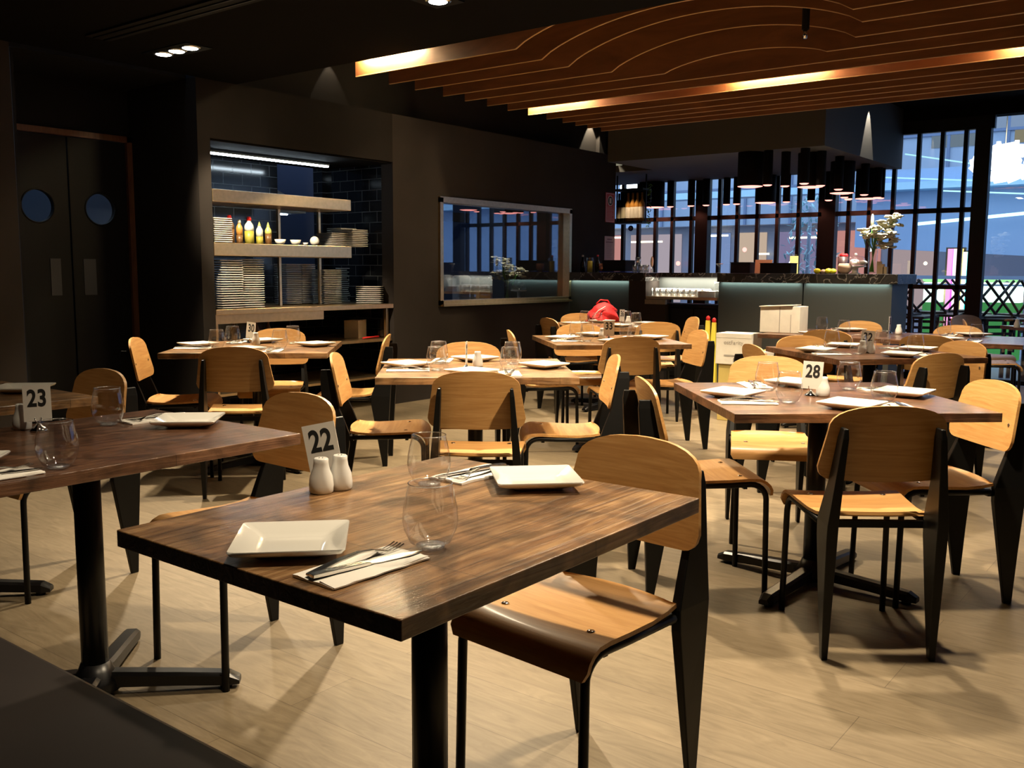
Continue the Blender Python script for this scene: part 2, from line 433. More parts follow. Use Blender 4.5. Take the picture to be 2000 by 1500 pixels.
# steel frame of the kitchen window + pane
wf = empty('window_1', (0, 0, 0)); wf['kind'] = 'structure'
fr = MB(); t = .045
for (a, b, c, d) in ((mx0-t*.3, mx1+t*.3, mz1-t, mz1+.01), (mx0-t*.3, mx1+t*.3, mz0-.01, mz0+t), (mx0-t*.3, mx0+t*.7, mz0, mz1), (mx1-t*.7, mx1+t*.3, mz0, mz1)):
    fr.box(a, b, WY-.03, WY+.06, c, d)
struct('window_frame', fr, MAT['steel'], wf)
struct('window_sill', boxmb(mx0, mx1, WY-.06, WY-.02, mz0-.012, mz0+.012), MAT['steel'], wf)
struct('window_pane', boxmb(mx0+.02, mx1-.02, WY+.05, WY+.056, mz0+.03, mz1-.03), MAT['mirrorpane'], wf)

# ------------------------------------------------------------------ bulkhead over the bar, glazed wall
w = MB(); w.box(9.2, 9.3, 3.41, 5.76, 2.47, HZ); w.box(9.2, WX, 3.31, 3.41, 2.47, HZ); w.box(9.3, WX-.05, 3.41, 5.76, 2.47, 2.55); w.box(10.21, WX-.05, 5.76, WY, 2.47, 2.55)
w.box(10.21, WX-.05, WY, 7.8, 2.47, 2.55)
struct('trim_2', w, MAT['soffit'])
gl = empty('window_2', (WX, 0, 0)); gl['kind'] = 'structure'
ys = []
for a in (1217, 1247, 1280, 1313, 1350, 1404, 1439, 1478, 1517, 1558, 1600, 1655, 1695, 1740, 1785, 1830, 1875): ys.append(onX(a, 480, WX).y)
mul = MB()
for y in ys: mul.box(-.03, .03, y-.022, y+.022, 0, 3.0)
for pxx, hw in ((1372, .09), (1618, .085)):
    y = onX(pxx, 480, WX).y; mul.box(-.06, .06, y-hw, y+hw, 0, 3.0)
mul.box(-.03, .03, 2.38, 7.8, 1.945, 2.0); mul.box(-.03, .03, 2.38, 7.8, 1.07, 1.12); mul.box(-.03, .03, 2.38, 7.8, 0, .08)
mul.box(-.04, .04, 2.33, 7.8, 2.86, 3.0)
struct('window_frame', mul, MAT['black'], gl)
mul = MB().box(-.06, .06, 2.36, 2.52, 0, 3.0)
struct('door_post', mul, MAT['black'], gl)
struct('window_pane', MB().box(-.003, .003, 2.45, 7.8, .05, 2.9), MAT['pane'], gl)
struct('wall_window_head', boxmb(WX-.05, WX+.15, -3.5, 7.8, 3.0, HZ+.05), MAT['ceil'])
g3 = empty('window_3', (WX+.12, 0, 0)); g3['kind'] = 'structure'
struct('window_pane', boxmb(-.003, .003, -3.5, 2.4, .05, 3.0), MAT['pane'], g3)
mm = MB()
for y in (-3.4, -1.5, .3): mm.box(-.03, .03, y-.03, y+.03, 0, 3.0)
mm.box(-.03, .03, -3.5, 2.4, 0, .05)
struct('window_frame', mm, MAT['black'], g3)
# ------------------------------------------------------------------ slats
sl_px = [(685, 152), (745, 167), (797, 178), (845.5, 191), (886, 200.5), (929.5, 210), (971.5, 218.5), (1006, 228), (1040, 236), (1070, 243), (1099, 248), (1128, 252.6)]
sx = [at(x, y, 2.62).x for x, y in sl_px]
sx += [8.05]
bump = {0: (3.69, 1.9, .16), 1: (3.73, 1.73, .2), 2: (3.71, 1.77, .2), 3: (3.57, 1.91, .165), 4: (3.30, 2.17, .08)}
bump[0] = (3.69, 1.75, .18)
def slat(i, x):
    prof = []
    yA, yB = 5.12, -3.2
    ysl = [yA]
    if i in bump:
        a, b, h = bump[i]
        ysl += [a-(a-b)*k/28 for k in range(29)]
    ysl.append(yB)
    for y in ysl:
        z = 2.62
        if i in bump:
            a, b, h = bump[i]
            if b < y < a:
                u = (a-y)/(a-b)
                z += h*(4*u*(1-u))**.8
        prof.append((y, z))
    mb = MB(); n = len(prof)
    for s_, xx in ((0, x-.006), (1, x+.006)):
        mb.add([(xx, y, z) for y, z in prof]+[(xx, y, HZ-.02) for y, z in prof], [(k, k+1, n+k+1, n+k) for k in range(n-1)])
    mb.add([(xx, y, z) for xx in (x-.006, x+.006) for y, z in prof], [(k, k+1, n+k+1, n+k) for k in range(n-1)])
    for (y, z) in (prof[0], prof[-1]):
        mb.quad((x-.006, y, z), (x+.006, y, z), (x+.006, y, HZ-.02), (x-.006, y, HZ-.02))
    o = mb.build('ceiling_slat', MAT['slat'])
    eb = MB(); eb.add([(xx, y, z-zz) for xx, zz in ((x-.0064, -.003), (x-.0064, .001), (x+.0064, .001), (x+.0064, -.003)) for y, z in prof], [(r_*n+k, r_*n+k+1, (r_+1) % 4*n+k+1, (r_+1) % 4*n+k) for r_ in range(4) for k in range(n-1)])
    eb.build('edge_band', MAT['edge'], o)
    nm = ['first', 'second', 'third', 'fourth', 'fifth', 'sixth', 'seventh', 'eighth', 'ninth', 'tenth', 'eleventh', 'twelfth', 'thirteenth'][i]
    sh = 'arched lower edge' if i in bump else 'straight lower edge'
    tag(o, 'hanging orange wooden ceiling slat with %s, %s from the dark ceiling edge' % (sh, nm), 'ceiling slat', 'wooden ceiling slats')
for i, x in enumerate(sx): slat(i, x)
def lamp(x, y, label, L=.5, pw=1):
    e = empty('slat_lamp', (x, y, 2.74), 0, label, 'lamp', 'tube lamps between the slats')
    MB().box(-.018, .018, -L/2, L/2, .02, .05).box(-.005, .005, -.01, .01, .05, HZ-2.741).build('housing', MAT['black'], e)
    MB().tube([(0, -L/2+.02, 0), (0, L/2-.02, 0)], .012, 8).build('tube', MAT['lampwarm'], e)
bl = [(725, 144, 832, 128, 0), (1045, 223, 1155, 208, 7), (1440, 172, 1600, 148, 7), (1960, 100, 2100, 80, 7)]
for k, (x0, y0, x1, y1, si) in enumerate(bl):
    a, b = at(x0, y0, 2.64), at(x1, y1, 2.64)
    lamp(sx[si]-.045, (a.y+b.y)/2, ['glowing tube lamp lighting the first wooden slat', 'glowing tube lamp at the kitchen wall end of the eighth wooden slat', 'glowing tube lamp midway along the eighth wooden slat', 'glowing tube lamp on the eighth wooden slat at the picture edge'][k], abs(a.y-b.y)+.04)
# black cylinder spotlight hanging among the slats
c = onX(1573, 60, sx[2]+.14)
e = empty('spotlight', (c.x, c.y, 0), 0, 'black cylinder spotlight hanging from the arched wooden slats', 'spotlight')
MB().lathe([(.022, 0), (.022, .28)], 12, (0, 0, 2.66)).build('housing', MAT['pend'], e)
MB().lathe([(.011, 0), (.014, .05)], 10, (0, 0, 2.61)).build('bulb', MAT['chrome'], e)

# ceiling downlights
def downlight3():
    e = empty('ceiling_downlight')
    f = MB(); f.box(-.1, .1, -.25, .25, CZ-.006, CZ-.001); f.build('frame', MAT['black'], e)
    for k in (-1, 0, 1):
        MB().lathe([(.062, -.012), (.07, -.006)], 20, (0, k*.15, CZ), cap0=False, cap1=False).build('ring', MAT['chrome'], e)
        MB().lathe([(.045, 0), (.05, .003)], 20, (0, k*.15, CZ-.012)).build('lamp', MAT['lampwhite'], e)
    return e
p1 = at(345, 98, CZ); p2 = at(848, -2, CZ)
inst('dl', downlight3, (p1.x, p1.y, 0), R(0), 'triple recessed downlight in the dark ceiling towards the black doors', 'downlight', 'triple ceiling downlights')
inst('dl', downlight3, (p2.x-.12, p2.y, 0), R(90), 'triple recessed downlight cut by the top edge of the picture', 'downlight', 'triple ceiling downlights')
v0 = at(260, 50, CZ); v1 = at(480, 5, CZ)
ve = empty('air_vent', (3.2, 4.8, CZ), 0, 'long dark slotted air vent in the low ceiling', 'air vent')
MB().box(-.08, .08, -.8, .9, -.012, -.002).build('frame', MAT['dark'], ve)
for k in (-1, 1): MB().box(k*.035-.006, k*.035+.006, -.78, .88, -.018, -.012).build('louvre', MAT['black'], ve)

# ------------------------------------------------------------------ chairs
def half_w(z):
    z0, z1 = .595, .842
    if z < z0+.04:
        d = (z0+.04)-z; r = .04
        w = .209-r+math.sqrt(max(0, r*r-d*d))
    elif z < .76:
        w = .209-(z-.635)*.17
    else:
        w0 = .209-.125*.17; u = (z-.76)/(z1-.76)
        w = w0*max(0, 1-u**2.6)**(1/2.3)
    return w
def make_chair():
    e = empty('dining_chair')
    # backrest
    zs = [.595, .598, .605, .615, .635, .66, .70, .73, .76, .78, .798, .812, .824, .833, .838, .8418]
    nu = 12; mb = MB(); vs = []; fs = []; m = len(zs)
    for side in (0, 1):
        for z in zs:
            wv = half_w(z)
            for i in range(nu+1):
                u = -1+2*i/nu; x = wv*u
                zz = z - .008*(1-(x/.21)**2)*(1-(z-.595)/.25)
                y = .026-(z-.605)*.20 + .45*x*x + (.0115 if side else 0)
                vs.append((x, y, zz))
    A = m*(nu+1)
    for j in range(m-1):
        for i in range(nu):
            a = j*(nu+1)+i
            fs.append((a, a+1, a+nu+2, a+nu+1)); fs.append((A+a, A+a+nu+1, A+a+nu+2, A+a+1))
    for i in range(nu):
        fs.append((i, A+i, A+i+1, i+1)); t = (m-1)*(nu+1)+i; fs.append((t, t+1, A+t+1, A+t))
    for j in range(m-1):
        a = j*(nu+1); fs.append((a, a+nu+1, A+a+nu+1, A+a)); b = a+nu; fs.append((b, A+b, A+b+nu+1, b+nu+1))
    mb.add(vs, fs, True)
    bk = mb.build('backrest', MAT['ply'], e)
    mod = bk.modifiers.new('es', 'EDGE_SPLIT'); mod.split_angle = R(50)
    # seat
    prof = [(.075, .476), (.09, .472), (.13, .465), (.2, .461), (.3, .465), (.38, .470), (.42, .469), (.444, .459), (.460, .444), (.469, .426), (.472, .404)]
    vs = []; fs = []; m = len(prof)
    for side in (0, 1):
        for j, (y, z) in enumerate(prof):
            t0 = prof[max(j-1, 0)]; t1 = prof[min(j+1, m-1)]
            ty, tz = t1[0]-t0[0], t1[1]-t0[1]; L = math.hypot(ty, tz); ny, nz = -tz/L, ty/L
            wv = .176+(y-.075)*.075
            if j == 0: wv -= .012
            if j == m-1: wv -= .012
            for i in range(nu+1):
                u = -1+2*i/nu
                yy = y + (.022*(u*u) if j == 0 else 0) - (.0 if j else 0)
                s = -.011 if side else 0
                vs.append((wv*u, yy+ny*s, z+nz*s - .004*(1-u*u)*(1 if 0 < j < 7 else 0)))
    A = m*(nu+1); 
    for j in range(m-1):
        for i in range(nu):
            a = j*(nu+1)+i
            fs.append((a, a+1, a+nu+2, a+nu+1)); fs.append((A+a, A+a+nu+1, A+a+nu+2, A+a+1))
    for i in range(nu):
        fs.append((i, A+i, A+i+1, i+1)); t = (m-1)*(nu+1)+i; fs.append((t, t+1, A+t+1, A+t))
    for j in range(m-1):
        a = j*(nu+1); fs.append((a, a+nu+1, A+a+nu+1, A+a)); b = a+nu; fs.append((b, A+b, A+b+nu+1, b+nu+1))
    st = MB().add(vs, fs, True).build('seat', MAT['ply'], e)
    mod = st.modifiers.new('es', 'EDGE_SPLIT'); mod.split_angle = R(50)
    for s in (-1, 1):
        # hollow sheet rear leg, widest at the seat
        secs = [(0, -.012, .018, .010), (.03, -.013, .023, .011), (.2, -.020, .052, .015), (.40, -.032, .086, .018), (.455, -.036, .088, .018), (.52, -.040, .064, .016), (.59, -.044, .036, .014), (.66, -.049, .022, .012), (.74, -.054, .006, .010), (.772, -.050, -.004, .007)]
        lx = lambda z: s*(.175 if z < .45 else .175-(z-.45)*.075)
        rings = [[(lx(z)-hx, y0, z), (lx(z)+hx, y0, z), (lx(z)+hx*.75, y1, z), (lx(z)-hx*.75, y1, z)] for z, y0, y1, hx in secs]
        MB().hexa(rings).build('rear_leg', MAT['black'], e, bevel=.003)
        pts = [(s*.188, .455, 0), (s*.186, .452, .2), (s*.184, .449, .385)]
        for k in range(1, 7):
            a = PI/2*k/6; pts.append((s*.183, .449-.062*(1-math.cos(a)), .385+.060*math.sin(a)))
        pts += [(s*.18, .3, .441), (s*.176, .1, .438)]
        MB().tube(pts, .0115, 8).build('front_leg', MAT['black'], e)
        MB().ball((s*.13, .36, .4675), .011, 8, 4, (1, 1, .35)).build('screw', MAT['chrome'], e)
        MB().ball((s*.158, .026-(.69-.605)*.2+.45*.025+.012, .69), .008, 8, 4, (1, .5, 1)).build('screw', MAT['chrome'], e)
    MB().box(-.172, .172, .085, .105, .420, .444).box(-.178, .178, .36, .375, .425, .44).build('cross_rail', MAT['black'], e)
    return e
chairs = [
 (3.08, 0.86, 37, 'table 28', 'its back to the viewer'),
 (4.07, 0.75, 133, 'table 28', 'at the picture edge on its window side'),
 (3.27, 1.86, -48, 'table 28', 'seen edge-on beside the bare floor strip'),
 (4.51, 1.86, 209, 'table 28', 'facing the viewer across the table'),
 (2.07, 1.185, 175, 'table 22', 'with seat pulled clear of the tabletop'),
 (2.08, 2.51, 179, 'table 23', 'with its backrest behind number card 22'),
 (2.06, 3.75, 182, 'the unnumbered table by the banquette', 'below the black doors'),
 (3.02, 2.52, 36, 'the table with the edge-on card', 'its back to the viewer'),
 (4.06, 2.48, 129, 'the table with the edge-on card', 'seat in shadow'),
 (3.22, 3.61, -50, 'the table with the edge-on card', 'on the side of the banquette'),
 (4.22, 3.58, 222, 'the table with the edge-on card', 'facing the viewer behind the plates'),
 (3.12, 4.32, 43, 'table 30', 'its back to the viewer'),
 (3.15, 5.33, -44, 'table 30', 'on the side of the black doors'),
 (4.3, 5.41, 222, 'table 30', 'facing the viewer before the plate shelves'),
 (4.38, 4.41, 129, 'table 30', 'on the side of the kitchen window'),
 (5.28, 4.09, -45, 'table 33', 'seen as a thin edge before the kitchen wall'),
 (5.28, 3.1, 43, 'table 33', 'its back to the viewer'),
 (6.22, 3.09, 138, 'table 33', 'on the side of the white cartons'),
 (6.27, 4.16, 222, 'table 33', 'facing the viewer behind the glasses'),
 (5.3, 1.24, 62, 'table 32', 'dark backrest turned to the viewer'),
 (6.34, 1.35, 148, 'table 32', 'with bolt-marked backrest past its window-side end'),
 (5.2, 2.24, -45, 'table 32', 'before the white carton'),
 (6.12, 2.3, 230, 'table 32', 'facing the viewer below the tall carton'),
 (6.88, 2.4, 0, 'the table with the tall carton', 'its back to the viewer'),
 (8.36, 2.62, 180, 'the table with the tall carton', 'against the bar front'),
 (6.8, 1.68, 0, 'the bar-side table nearest the glass', 'its back to the viewer'),
 (8.22, 1.8, 180, 'the bar-side table nearest the glass', 'facing the viewer'),
 (9.31, 1.99, -75, 'the corner table by the glass', 'closer to the bar front'),
 (10.30, 2.20, 235, 'the corner table by the glass', 'closer to the glass'),
 (6.88, 4.90, -28, 'table 36', 'with dark slots showing by the kitchen window'),
 (7.85, 5.22, 225, 'table 36', 'behind the red bag'),
 (6.97, 3.84, 40, 'table 36', 'its back to the viewer'),
 (7.98, 4.03, 135, 'table 36', 'before the dark drinks fridge'),
]
for (x, y, a, tb, how) in chairs:
    inst('chair', make_chair, (x, y, 0), R(a-90), 'plywood chair at %s, %s' % (tb, how), 'chair', 'plywood dining chairs')

# ------------------------------------------------------------------ tables
TZ, TT = .767, .033
def make_table(w, d, mt='table'):
    def f():
        e = empty('dining_table')
        MB().box(-w/2, w/2, -d/2, d/2, TZ-TT, TZ).build('tabletop', MAT[mt], e, bevel=.002)
        MB().lathe([(.038, .05), (.038, TZ-TT-.012)], 20).build('pedestal', MAT['iron'], e)
        b = MB(); b.box(-.2, .2, -.03, .03, TZ-TT-.014, TZ-TT-.0005).box(-.03, .03, -.2, .2, TZ-TT-.014, TZ-TT-.0005)
        b.build('mounting_plate', MAT['iron'], e)
        hub = MB().lathe([(.075, .02), (.07, .05), (.05, .075), (.04, .1)], 20); hub.build('hub', MAT['iron'], e)
        ex, ey = min(.29, w*.31), min(.29, d*.36)
        for sx_ in (-1, 1):
            for sy_ in (-1, 1):
                dr = Vector((sx_*ex, sy_*ey, 0)); L = dr.length; dn = dr.normalized(); pn = Vector((-dn.y, dn.x, 0))
                rings = []
                for (t, hw, z0, z1) in ((.03, .03, .028, .072), (L*.6, .028, .022, .06), (L-.02, .026, .014, .05), (L+.012, .02, .014, .034)):
                    c = dn*t
                    rings.append([c-pn*hw+Vector((0, 0, z0)), c+pn*hw+Vector((0, 0, z0)), c+pn*hw+Vector((0, 0, z1-.008)), c+pn*hw*.6+Vector((0, 0, z1)), c-pn*hw*.6+Vector((0, 0, z1)), c-pn*hw+Vector((0, 0, z1-.008))])
                a = MB().hexa(rings).build('base_arm', MAT['iron'], e)
                MB().lathe([(.018, 0), (.018, .016)], 10, tuple(dn*(L-.03))).build('glide', MAT['iron'], a)
        return e
    return f
tables = {  # key: centre, angle, w(along local x), d, phrase
 '22': (1.39, 1.285, 0, .93, .75, 'square-ended rustic wooden table with card 22, two plates and a cut-off near edge'),
 '23': (1.375, 2.62, 0, .93, .79, 'rustic wooden table with card 23 beside the banquette'),
 '24': (1.425, 3.88, 0, .93, .80, 'rustic wooden table beyond table 23, cut by the picture edge'),
 '28': (3.72, 1.314, -49, .965, .93, 'rustic wooden table with card 28, set with four square plates'),
 'mid': (3.69, 3.083, -48.7, .945, .94, 'rustic wooden table whose number card stands edge-on, set for four'),
 '30': (3.77, 4.963, -47.3, .98, .95, 'rustic wooden table with card 30 in front of the plate shelves'),
 '33': (5.82, 3.62, -43.7, .94, .95, 'rustic wooden table with card 33 before the kitchen window wall'),
 '32': (6.03, 1.825, -42, .95, .94, 'dark reddish table with card 32 and two shakers'),
 '36': (7.45, 4.60, -46, .94, .94, 'table with card 36 and a red bag on it'),
 '35': (7.67, 2.62, -86, .94, .93, 'table before the bar carrying a tall white carton'),
 '34': (7.73, 1.68, -86, .94, .93, 'table before the bar joined to the one with the carton'),
 '37': (9.95, 1.15, -45, .94, .94, 'corner table near the glass wall at the picture edge'),
}
for k, (x, y, a, w_, d_, lab) in tables.items():
    o = make_table(w_, d_, 'table_dark' if k in ('28', '32', '35', '34', '23', '37') else 'table')(); o.location = (x, y, 0); o.rotation_euler = (0, 0, R(a)); tag(o, lab, 'table', 'rustic pedestal tables')

# ------------------------------------------------------------------ place settings
def make_plate():
    mb = MB(); o_, i_ = .098, .062; n = 4
    def sq(r, z, c=.01):
        p = []
        for (sx_, sy_) in ((1, 1), (-1, 1), (-1, -1), (1, -1)):
            for k in range(4):
                a0 = math.atan2(sy_, sx_)-PI/4; a = a0+PI/2*k/3
                p.append((sx_*(r-c)+c*math.cos(a), sy_*(r-c)+c*math.sin(a), z))
        return p
    rings = [sq(.055, 0), sq(.06, .004), sq(o_-.004, .017), sq(o_, .0185), sq(o_-.001, .021), sq(i_+.006, .0125), sq(i_, .008), sq(i_-.012, .0065)]
    for r in rings[3:5]:
        for q, p in enumerate(r):
            d = abs(abs(p[0])-abs(p[1]))
            r[q] = (p[0], p[1], p[2]+.005*(1-min(1, d/.09)))
    o = mb.hexa(rings, True).build('dinner_plate', MAT['china'])
    m = o.modifiers.new('es', 'EDGE_SPLIT'); m.split_angle = R(60)
    return o
def make_napkin():
    e = empty('paper_napkin')
    mb = MB(); vs = []; fs = []; nx, ny = 8, 10
    for side in (0, 1):
        for j in range(ny+1):
            for i in range(nx+1):
                x = -.05+.1*i/nx; y = -.105+.21*j/ny
                z = .0045+.0012*math.sin(9*j/ny)+.0012*math.sin(i*1.4+.3*j) if side == 0 else .0004
                vs.append((x+.002*math.sin(j), y, z))
    A = (nx+1)*(ny+1)
    for j in range(ny):
        for i in range(nx):
            a = j*(nx+1)+i; fs.append((a, a+1, a+nx+2, a+nx+1)); fs.append((A+a, A+a+nx+1, A+a+nx+2, A+a+1))
    for i in range(nx):
        fs.append((i, A+i, A+i+1, i+1)); t = ny*(nx+1)+i; fs.append((t, t+1, A+t+1, A+t))
    for j in range(ny):
        a = j*(nx+1); fs.append((a, a+nx+1, A+a+nx+1, A+a)); b = a+nx; fs.append((b, A+b, A+b+nx+1, b+nx+1))
    mb.add(vs, fs, False).build('folded_sheet', MAT['napkin'], e)
    MB().hexa([[(.016+.001*(q % 3), y_, .0062), (.053+.0015*math.sin(q*2), y_, .002), (.053+.0015*math.sin(q*2), y_, .0042), (.018+.001*(q % 3), y_, .0082)] for q, y_ in enumerate([-.104+.0208*k for k in range(11)])]).build('fold_flap', MAT['napkin'], e)
    return e
def make_fork():
    e = empty('table_fork')
    rings = []
    for (y, hw, z, h) in ((-.1, .007, .0, .004), (-.09, .008, .001, .004), (-.04, .0065, .008, .004), (.01, .004, .011, .004), (.045, .003, .006, .004), (.058, .008, .003, .003), (.068, .0128, .0015, .0022)):
        rings.append([(-hw, y, z), (hw, y, z), (hw, y, z+h), (-hw, y, z+h)])
    MB().hexa(rings).build('handle', MAT['cutlery'], e, bevel=.0008)
    t = MB()
    for k in range(4):
        x = -.0114+k*.0076
        t.hexa([[(x-.0012, y, z), (x+.0012, y, z), (x+.0012, y, z+.0016), (x-.0012, y, z+.0016)] for y, z in ((.066, .0016), (.08, .0), (.095, .002), (.108, .006))])
    t.build('tines', MAT['cutlery'], e)
    return e
def make_knife():
    e = empty('table_knife')
    MB().hexa([[(-hw, y, .0), (hw, y, .0), (hw, y, h), (-hw, y, h)] for y, hw, h in ((-.105, .007, .006), (-.08, .0085, .007), (0, .007, .006), (.005, .005, .004))]).build('handle', MAT['cutlery'], e, bevel=.001)
    MB().hexa([[(-hw, y, .0008), (hw*.8, y, .0008), (hw*.8, y, .0022), (-hw, y, .0028)] for y, hw in ((.004, .005), (.02, .009), (.08, .009), (.11, .002))]).build('blade', MAT['cutlery'], e)
    return e
def make_glass():
    e = empty('stemless_glass')
    po = [(.028, .006), (.037, .013), (.0475, .036), (.050, .052), (.0485, .074), (.043, .100), (.0392, .118)]
    pi_ = [(r-.0013, z) for r, z in po[::-1]]
    mb = MB(); mb.open = True
    mb.lathe(po+[(.0388, .1188)]+pi_[:-1]+[(.024, .0075)], 28, cap0=False, cap1=True)
    mb.build('bowl', MAT['glass'], e)
    MB().lathe([(.022, .0005), (.0255, .003), (.026, .007), (.018, .0095)], 28).build('thick_base', MAT['glassbase'], e)
    MB().tube([(.0392*math.cos(2*PI*k/28), .0392*math.sin(2*PI*k/28), .1186) for k in range(29)], .0011, 5).build('rim', MAT['glassbase'], e)
    return e
def make_shaker():
    e = empty('salt_shaker')
    MB().lathe([(.024, 0), (.0265, .004), (.0275, .018), (.025, .038), (.0185, .055), (.0165, .068), (.0165, .076), (.014, .0785)], 24).build('body', MAT['shaker'], e)
    h = MB()
    for a in range(4): h.lathe([(.0011, 0), (.0011, .0006)], 6, (.005*math.cos(a*PI/2), .005*math.sin(a*PI/2), .0785))
    h.build('pour_holes', MAT['ink'], e)
    return e
def digits(txt, size, bold=.006):
    cu = bpy.data.curves.new('t', 'FONT'); cu.body = txt; cu.size = size; cu.align_x = 'CENTER'; cu.align_y = 'CENTER'
    cu.offset = bold*size; cu.extrude = .0003; cu.space_character = 1.05
    o = bpy.data.objects.new('t', cu); COL.objects.link(o)
    bpy.context.view_layer.update()
    me = bpy.data.meshes.new_from_object(o.evaluated_get(bpy.context.evaluated_depsgraph_get()))
    bpy.data.objects.remove(o); bpy.data.curves.remove(cu)
    return me
def number_card(txt, loc, face, lean, label):
    """a card clipped in a small chrome stand; face = heading of the printed side (deg)"""
    e = empty('number_card', loc, R(face+90), label, 'table number', 'table number cards')
    MB().lathe([(.024, 0), (.026, .004), (.018, .012), (.008, .02), (.004, .026)], 20).build('stand', MAT['chrome'], e)
    for s in (-1, 1):
        MB().tube([(0, s*.002, .024), (s*.008, s*.002, .032), (s*.009, s*.003, .042)], .0016, 6).build('clip', MAT['chrome'], e)
    c = MB().box(-.0385, .0385, -.0012, .0012, .03, .14).build('card', MAT['card'], e); c.rotation_euler = (lean[0], lean[1], 0)
    me = digits(txt, .062, .03); me.materials.append(MAT['ink'])
    d = bpy.data.objects.new('number', me); COL.objects.link(d); d.parent = c
    d.location = (0, -.0014, .098); d.rotation_euler = (PI/2, 0, 0); d.scale = (.86, 1.14, 1)
    return e
GL = {}
def setting(tk, side, ox=None, jit=1.0, parts='pnfkg', fo=0):
    x, y, a, w_, d_, _ = tables[tk]
    # side: 0 near(-y local) 1 right(+x) 2 far(+y) 3 left(-x)
    ang = R(a) + (0, PI/2, PI, -PI/2)[side]
    half = (d_/2, w_/2, d_/2, w_/2)[side]
    c = Vector((x, y, TZ)); f = Vector((-math.sin(ang), math.cos(ang), 0)); r = Vector((math.cos(ang), math.sin(ang), 0))
    o = ox if ox is not None else (random.uniform(-.03, .03))
    j = lambda s: random.uniform(-s, s)*jit
    base = c - f*(half-fo) + r*o
    tn = TN[tk]; sd = SN[tk][side]
    if 'p' in parts:
        inst('plate', make_plate, base+f*(.125+j(.012))-r*.0+Vector((0, 0, .0003)), ang+R(45+j(6)), 'white square plate on %s, %s' % (tn, sd), 'plate', 'square dinner plates')
    nb = base+f*(.13+j(.01))+r*(.175+j(.008)); na = ang-R(2+j(5))
    if 'n' in parts:
        inst('napkin', make_napkin, nb+Vector((0, 0, .0002)), na, 'folded paper napkin on %s, %s' % (tn, sd), 'napkin', 'folded napkins')
        inst('fork', make_fork, nb+Vector((0, 0, .0078))-r*.02, na+R(3), 'steel fork on %s, %s' % (tn, sd), 'fork', 'forks')
        inst('knife', make_knife, nb+Vector((0, 0, .0085))+r*.012, na-R(9), 'steel knife on %s, %s' % (tn, sd), 'knife', 'knives')
    if 'g' in parts:
        inst('glass', make_glass, base+f*(.285+j(.015))+r*(.185+j(.015)), ang, 'clear stemless glass on %s, %s' % (tn, sd), 'glass', 'stemless glasses')
TN = {'22': 'table 22', '23': 'table 23', '24': 'the table beyond table 23', '28': 'table 28', 'mid': 'the table with the edge-on card', '30': 'table 30', '33': 'table 33', '32': 'table 32', '36': 'table 36', '35': 'the table with the tall carton', '34': 'the bar-side table nearest the glass', '37': 'the corner table by the glass'}
four = ['near side by the viewer', 'window-side place', 'far side', 'side nearest the banquette']
two = ['aisle long side', 'chair-side place', 'wall long side', 'banquette-side place']
SN = {k: (two if k in ('22', '23', '24') else four) for k in TN}
# table 22
setting('22', 3, ox=-.015, jit=0); setting('22', 1, ox=-.02, jit=0)
setting('23', 1, ox=.0, jit=.3); setting('23', 3, ox=.14, jit=.3, fo=-.06)
setting('24', 1, ox=-.05, jit=.5, parts='pn'); setting('24', 3, ox=-.05, jit=.5, parts='pn')
for k in ('28', 'mid', '30', '33', '32', '36'):
    for s in range(4): setting(k, s)
for k in ('35', '34'):
    for s in (0, 2): setting(k, s, ox=-.05)
setting('37', 0); setting('37', 3); setting('37', 2)

def shaker(p, label):
    inst('shaker', make_shaker, p, 0, label, 'salt shaker', 'porcelain salt and pepper shakers')
def T(x, y): return at(x, y, TZ)
CAMA = lambda p: math.degrees(math.atan2(-p.y, -p.x))
p = T(628, 962); shaker(p, 'white porcelain shaker beside card 22, nearer the viewer')
q = T(665, 955); shaker(q, 'white porcelain shaker beside card 22, farther from the card')
p = T(643, 943); number_card('22', p, CAMA(p)-12, (-.1, -.2), 'white number card 22 leaning behind two porcelain shakers')
p = T(44, 838); shaker(p, 'white porcelain shaker beside card 23')
p = T(76, 842); number_card('23', p, CAMA(p)-6, (-.12, -.02), 'white number card 23 in chrome stand')
p = T(1583, 774); number_card('28', p, CAMA(p)+3, (0, .05), 'white number card 28 in chrome stand')
shaker(T(1607, 774), 'white porcelain shaker half hidden by card 28')
p = T(911, 722); number_card('29', p, CAMA(p)+84, (0, 0), 'number card turned edge-on between plates')
shaker(T(933, 716), 'white porcelain shaker beside the edge-on card')
p = T(488, 670); number_card('30', p, CAMA(p)+42, (0, .14), 'white number card 30 turned sideways')
shaker(T(500, 673), 'squat white shaker beside card 30')
p = T(1189, 664); number_card('33', p, CAMA(p), (0, 0), 'white number card 33 in chrome stand')
shaker(T(1176, 662), 'white porcelain shaker beside card 33')
p = T(1691, 690); number_card('32', p, CAMA(p), (0, .07), 'white number card 32 behind two shakers')
shaker(T(1684, 690), 'white porcelain shaker below card 32, banquette side')
shaker(T(1700, 690), 'white porcelain shaker below card 32, window side')
p = T(1214, 634); number_card('36', p, CAMA(p)+55, (0, .05), 'white number card 36 turned sideways near the red bag')
shaker(T(1227, 634), 'white porcelain shaker beside card 36')
p = T(1737, 652); number_card('35', p, CAMA(p)+80, (0, 0), 'number card seen edge-on on the table nearest the glass')
shaker(T(1755, 653), 'white porcelain shaker before the dark glass door')
shaker(T(1986, 640), 'white shaker on the corner table by the glass')

